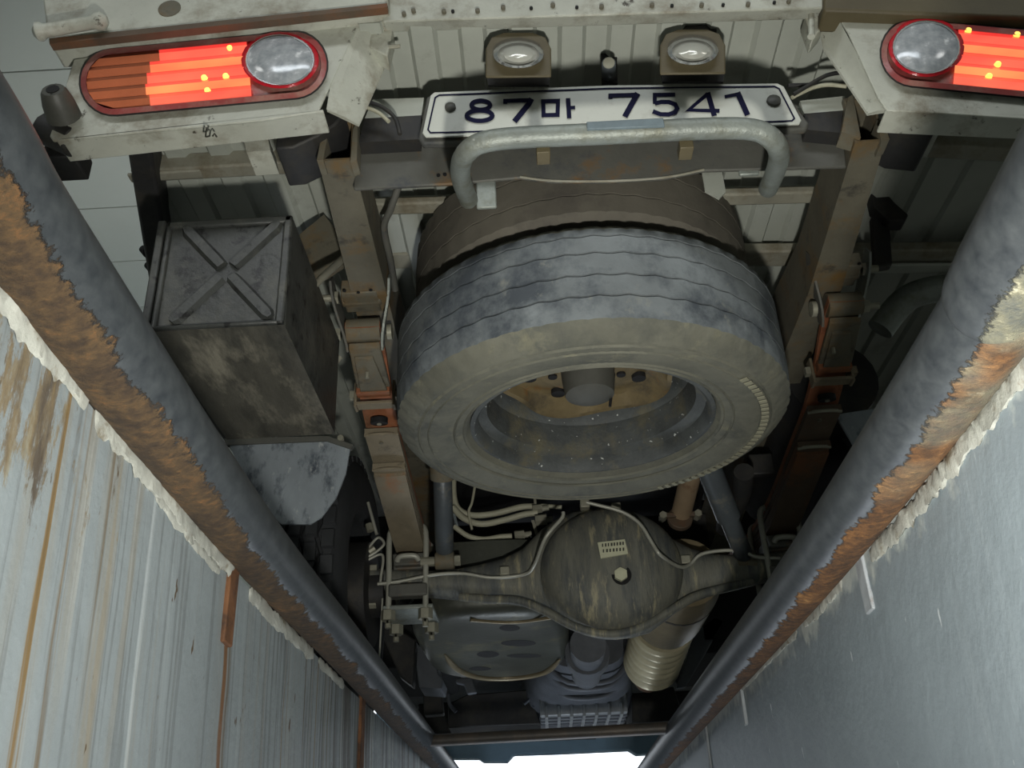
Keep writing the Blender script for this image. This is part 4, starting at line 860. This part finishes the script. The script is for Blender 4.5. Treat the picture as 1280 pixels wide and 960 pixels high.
# tail pipe and clutter on the dark right side
m = MB(); m.tube(smoothpath([P(1100, 412, Y=1.62), P(1130, 376, Y=1.60), P(1165, 362, Y=1.58), P(1215, 358, Y=1.56)], 5), .026, 16); part('tail_pipe', m, W['bar'], 'pale grey tail pipe curving behind the right pipe', smooth=60)
m = MB(); m.prism([P(1092, 258, Y=1.40), P(1088, 240, Y=1.40), P(1106, 238, Y=1.40), P(1118, 252, Y=1.40), P(1136, 268, Y=1.40), P(1132, 276, Y=1.40), P(1112, 276, Y=1.40)], (0, .03, 0)); m.prism([P(1090, 268, Y=1.42), P(1112, 268, Y=1.42), P(1116, 330, Y=1.42), P(1094, 334, Y=1.42)], (0, .02, 0)); part('exhaust_hanger', m, W['dark'], 'dark hanger under the right bed floor', bevel=.003)
m = MB(); m.tube([(.62, 1.72, .60), (.62, 2.3, .58)], .09, 20); part('silencer', m, W['dark'])
m = MB(); m.tube(smoothpath([P(930, 590, Y=1.75), P(925, 620, Y=1.85), P(905, 660, Y=2.0)], 4), .02, 12); part('bump_stop_post', m, W['dark'])
m = MB(); m.box(P(938, 582, Y=1.86)+Vector((0, 0, -.02)), P(965, 566, Y=1.86)+Vector((0, .02, 0))); part('bump_stop', m, W['dark'], bevel=.003)
# ---- heat shield / silencer ahead of the axle, left
m = MB(); rr = []
def sup(cx, cy, hx, hy, z, n=40, e=.55):
    out = []
    for i in range(n):
        a = 2*math.pi*i/n; ca, sa = math.cos(a), math.sin(a); out.append(Vector((cx+hx*math.copysign(abs(ca)**e, ca), cy+hy*math.copysign(abs(sa)**e, sa), z)))
    return out
cx, cy, hx, hy = -.108, 2.36, .185, .345
for (k, z) in ((.80, .238), (.93, .246), (.985, .262), (1.0, .29), (1.0, .40)): rr.append(sup(cx, cy, hx*k, hy-hx*(1-k), z))
m.rings(rr); pan = part('heat_shield', m, W['pan'], 'oily rounded heat shield with slots ahead of the axle', smooth=50)
m = MB(); rr = [sup(cx+.01, cy+.01, hx*1.03, hy*1.01, .300), sup(cx+.01, cy+.01, hx*1.10, hy*1.035, .300), sup(cx+.01, cy+.01, hx*1.10, hy*1.035, .304), sup(cx+.01, cy+.01, hx*1.03, hy*1.01, .304)]; m.rings(rr, caps=False, closed=True); part('shield_flange', m, W['pan'], parent=pan)
m = MB(); m.tube(smoothpath([P(x, y, Z=.237) for x, y in [(556, 818), (572, 836), (600, 846), (640, 847), (680, 840), (700, 824)]], 6), [.002, .004, .006, .008]+[.009]*23+[.008, .006, .004, .002], 10); part('rolled_rim', m, W['exh'], parent=pan, smooth=60)
m = MB(); m.tube(smoothpath([P(x, y, Z=.236) for x, y in [(588, 775), (640, 778), (690, 772)]], 6), .004, 8); part('rolled_rim', m, W['exh'], parent=pan, smooth=60)
for (x, y, w, h) in ((637, 785, 13, 4), (648, 804, 22, 4), (610, 818, 14, 4), (655, 820, 22, 2.5), (600, 836, 14, 2.5)):
    m = MB(); m.rings([[P(x+w*math.cos(2*math.pi*i/16), y+h*math.sin(2*math.pi*i/16), Z=.2375+dz) for i in range(16)] for dz in (0, .004)]); part('slot', m, W['black'], parent=pan)
# ---- gearbox, propshaft, and other dim parts towards the front
m = MB(); m.tube([P(735, 805, Y=2.25), P(733, 842, Y=2.75)], [.042, .042], 22); m.tube([P(734, 815, Y=2.4), P(734, 822, Y=2.46)], .055, 22); part('propeller_shaft', m, W['gear'], 'short propeller shaft ahead of the differential', smooth=40)
m = MB(); sec = []
for (Y, x0, x1, z0, z1) in ((2.75, .03, .24, .27, .42), (2.95, -.0, .27, .25, .45), (3.25, -.04, .30, .245, .48), (3.7, -.07, .34, .26, .5), (4.1, -.09, .36, .28, .52)):
    c = ((x0+x1)/2, (z0+z1)/2); sec.append([Vector((c[0]+(x1-x0)/2*math.copysign(abs(math.cos(2*math.pi*i/24))**.6, math.cos(2*math.pi*i/24)), Y, c[1]+(z1-z0)/2*math.copysign(abs(math.sin(2*math.pi*i/24))**.6, math.sin(2*math.pi*i/24)))) for i in range(24)])
m.rings(sec); gbx = part('gearbox', m, W['gear'], 'dim grey gearbox casing in the middle', smooth=50)
for Y in (2.82, 2.9, 3.05):
    m = MB(); m.tube(smoothpath([(.02, Y, .30), (.08, Y, .245), (.2, Y, .245), (.26, Y, .30)], 4), .008, 8); part('casing_rib', m, W['gear'], parent=gbx, smooth=60)
c0 = P(676, 905, Y=3.35); c1 = P(781, 898, Y=3.35)
m = MB(); m.box((c0.x, 3.20, c0.z), (c1.x, 3.40, c0.z+.06)); sp = part('ribbed_sump', m, W['fin'], 'pale ribbed alloy sump near the front', bevel=.004)
for i in range(7):
    x = c0.x+(c1.x-c0.x)*(i+.5)/7; m = MB().box((x-.005, 3.19, c0.z-.008), (x+.005, 3.41, c0.z+.03)); part('sump_rib', m, W['fin'], parent=sp, bevel=.002)
for i in range(3):
    y = 3.24+.06*i; m = MB().box((c0.x, y-.006, c0.z-.006), (c1.x, y+.006, c0.z+.02)); part('sump_rib', m, W['gear'], parent=sp, bevel=.002)
def dimbox(name, pts, Y, dep, mat, lab=None, bevel=.004):
    m = MB(); m.prism([P(x, y, Y=Y) for x, y in pts], (0, dep, 0)); return part(name, m, mat, lab, bevel=bevel)
m = MB(); m.box((-.70, 2.75, .30), (-.26, 3.25, .76)); part('sky_blocker_left', m, W['black'], 'black block added deep under the left side to shut out daylight', bevel=.03)  # added block, stops sky showing past the left axle end
m = MB(); m.box((.44, 2.75, .30), (.95, 3.3, .76)); part('sky_blocker_right', m, W['black'], bevel=.03)  # added block, stops sky showing through on the right
dimbox('battery_tray', [(517, 806), (542, 806), (548, 842), (554, 850), (552, 862), (524, 860)], 2.62, .12, W['gear'])
dimbox('heat_shield_leg', [(568, 848), (590, 846), (596, 866), (584, 868), (580, 856), (570, 854)], 2.85, .02, W['gear'])
dimbox('skid_bracket', [(528, 862), (552, 862), (554, 892), (530, 894)], 3.0, .05, W['dark'])
dimbox('inner_chassis_plate', [(470, 768), (520, 800), (516, 858), (500, 846), (480, 800)], 2.5, .05, W['dark'])
dimbox('cable_tray', [(584, 868), (660, 862), (676, 905), (560, 910), (560, 880)], 3.45, .3, W['dark'])
dimbox('steering_box', [(790, 868), (842, 858), (856, 900), (790, 904)], 3.4, .3, W['dark'])
dimbox('frame_brace', [(868, 790), (893, 770), (906, 776), (858, 858), (846, 860)], 2.75, .03, W['gear'], 'grey brace beside the exhaust bellows')
for pts, Y in (([(590, 905), (612, 902), (640, 905), (655, 914)], 3.6), ([(790, 902), (810, 898), (832, 898)], 3.6), ([(655, 880), (664, 874), (668, 884)], 3.4), ([(560, 866), (562, 880), (570, 890)], 3.2)):
    m = MB(); m.tube(smoothpath([P(x, y, Y=Y) for x, y in pts], 4), .006, 8); part('underbody_pipe', m, W['gear'], smooth=60)
m = MB(); m.box((-.222, 1.78, .70), (.492, 2.75, .72)); part('shade_panel', m, W['black'], 'black panel added as shade between the chassis rails above the axle')  # added sheet, hides the lit bed floor to keep this gap dark
# cab floor, front axle beam, front bumper
m = MB(); m.box((-.72, 3.35, .50), (.96, 4.95, .56)); part('cab_floor', m, W['dark'], 'dark cab underside', bevel=.01)
m = MB(); m.box((-.3, 2.62, .56), (.54, 2.70, .66)); part('frame_crossmember', m, W['dark'], bevel=.004)
m = MB(); m.box((-.5, 4.0, .30), (.75, 4.12, .42)); part('front_crossmember', m, W['dark'], bevel=.01)
q = [(470, 934), (562, 948), (598, 948), (604, 952), (634, 952), (642, 943), (700, 941), (786, 937), (796, 943), (812, 942), (900, 935)]
top = [(900, 880), (470, 880)]
m = MB(); m.prism([P(x, y, Y=4.86) for x, y in q+top], (0, .08, 0)); fb = part('front_bumper', m, W['bump_blue'], 'blue grey front bumper edge against the daylight', bevel=.005)
m = MB(); m.prism([P(x, y, Y=4.8) for x, y in [(640, 921), (745, 917), (745, 922), (640, 926)]], (0, .05, 0)); part('bumper_vent', m, W['dark'], parent=fb)
# ------------------------------------------------------------------ spare wheels
WX, WY = .108, 1.432
def spare(zc, R, hw, rb, seg, lab, mats, grooves, detail, tilt=0):
    t = empty('spare_wheel', (WX, WY, zc-hw), lab, 'wheel')
    o = Vector((WX, WY, zc))
    m = full_tyre(o, (0, 0, 1), R, hw, rb, seg, grooves, gz=.0017, zig=.0026, gd=.007, nzig=48)
    obj('tyre', m, mats, t, smooth=28, origin=o)
    if detail:
        # moulded rings on the lower sidewall
        for (r, z, h) in ((R-.037, -hw*1.045, .0022), (R-.052, -hw*1.055, .0018), (rb+.030, -hw*1.00, .002), (rb+.014, -hw*.945, .003)):
            m = MB(); m.lathe([(r-h*1.2, z+.002), (r, z-h*.5), (r+h*1.2, z+.002), (r, z+.004)], o, (0, 0, 1), 120, closed=True); obj('sidewall_ring', m, W['side'], t, smooth=50)
        m = MB()
        for i in range(34):
            a = math.radians(-38+i*3.0); r0, r1 = R-.052, R-.040; z = -hw*1.055
            ca, sa = math.cos(a), math.sin(a); tv = Vector((-sa, ca, 0))*.0042; rv = Vector((ca, sa, 0)); c = o+Vector((0, 0, z))
            m.prism([c+rv*r0-tv, c+rv*r1-tv, c+rv*r1+tv*.8, c+rv*r0+tv*.8], (0, 0, -.0022))
        obj('sidewall_block', m, W['block'], t, 'row of pale moulded blocks on the sidewall', kind='stuff', smooth=0)
        rim = [(rb+.004, -hw*.74), (rb+.004, -hw*.84), (rb-.003, -hw*.86), (rb-.008, -hw*.80), (rb-.009, -hw*.60), (rb-.024, -hw*.50), (rb-.028, -hw*.1), (rb-.026, 0), (rb-.031, hw*.06), (rb-.034, hw*.5), (rb-.030, hw*.6), (rb-.004, hw*.85), (rb+.004, hw*.85), (rb+.004, hw*.74)]
        m = MB(); m.lathe(rim, o, (0, 0, 1), 72, closed=True); rm = obj('rim', m, W['rim'], t, smooth=40)
        # wheel disc with wavy weld edge, vent holes and hub
        m = MB(); dz = hw*.30; seg2 = 72
        def wob(j, k, r, z):
            if j in (0, 1): r = r+.011*math.cos(5*2*math.pi*k/seg2+.6)
            return r, z
        m.lathe([(rb-.042, dz-.018), (rb-.050, dz-.016), (rb-.062, dz+.006), (rb-.075, dz+.010), (rb-.105, dz+.004), (rb-.120, dz-.006), (.002, dz-.006)], o, (0, 0, 1), seg2, wob=wob, caps=False); ds = obj('wheel_disc', m, W['disc'], rm, 'muddy brown wheel disc', smooth=45)
        for i in range(8):
            a = 2*math.pi*(i+.5)/8+.1; c = o+Vector((math.cos(a)*.104, math.sin(a)*.104, dz+.001)); m = MB(); m.tube([c+Vector((0, 0, .004)), c+Vector((0, 0, -.0045))], .0125, 14); obj('vent_hole', m, W['black'], rm, smooth=30)
        for i in range(5):
            a = 2*math.pi*i/5+.35; c = o+Vector((math.cos(a)*.062, math.sin(a)*.062, dz-.008)); m = MB(); m.tube([c+Vector((0, 0, .002)), c+Vector((0, 0, -.002))], .008, 10); obj('bolt_hole', m, W['black'], rm, smooth=30)
        m = MB(); m.lathe([(.046, dz-.004), (.044, dz-.034), (.041, dz-.056), (.024, dz-.064), (.002, dz-.065)], o, (0, 0, 1), 28); obj('hub_cap', m, W['hub'], rm, 'grey round hub in the disc centre', smooth=45)
        m = MB(); c = o+Vector((.045, .01, dz-.012)); m.tube([c, c+Vector((-.012, .004, -.06))], .0025, 8); obj('carrier_chain', m, W['black'], rm, smooth=50)
    else:
        m = MB(); m.lathe([(rb+.004, -hw*.74), (rb-.01, -hw*.8), (rb-.03, -hw*.4), (rb-.03, hw*.5), (rb+.004, hw*.8)], o, (0, 0, 1), 48, closed=True); obj('rim', m, W['rim'], t, smooth=40)
        m = MB(); m.lathe([(rb-.028, .0), (.002, .0)], o, (0, 0, 1), 40); obj('wheel_disc', m, W['dark'], t, smooth=40)
    return t
spare(.470, .322, .097, .198, 240, 'large lower spare wheel with grey ribbed tread and muddy rim', [W['tread'], W['side']], (-.040, -.005, .032, .062), True)
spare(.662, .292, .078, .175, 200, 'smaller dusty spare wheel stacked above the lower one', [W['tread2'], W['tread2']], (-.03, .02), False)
m = MB(); m.box((WX-.02, WY-.02, .742), (WX+.02, WY+.02, .80)); part('spare_carrier', m, W['dark'], 'winch post above the spare wheels')
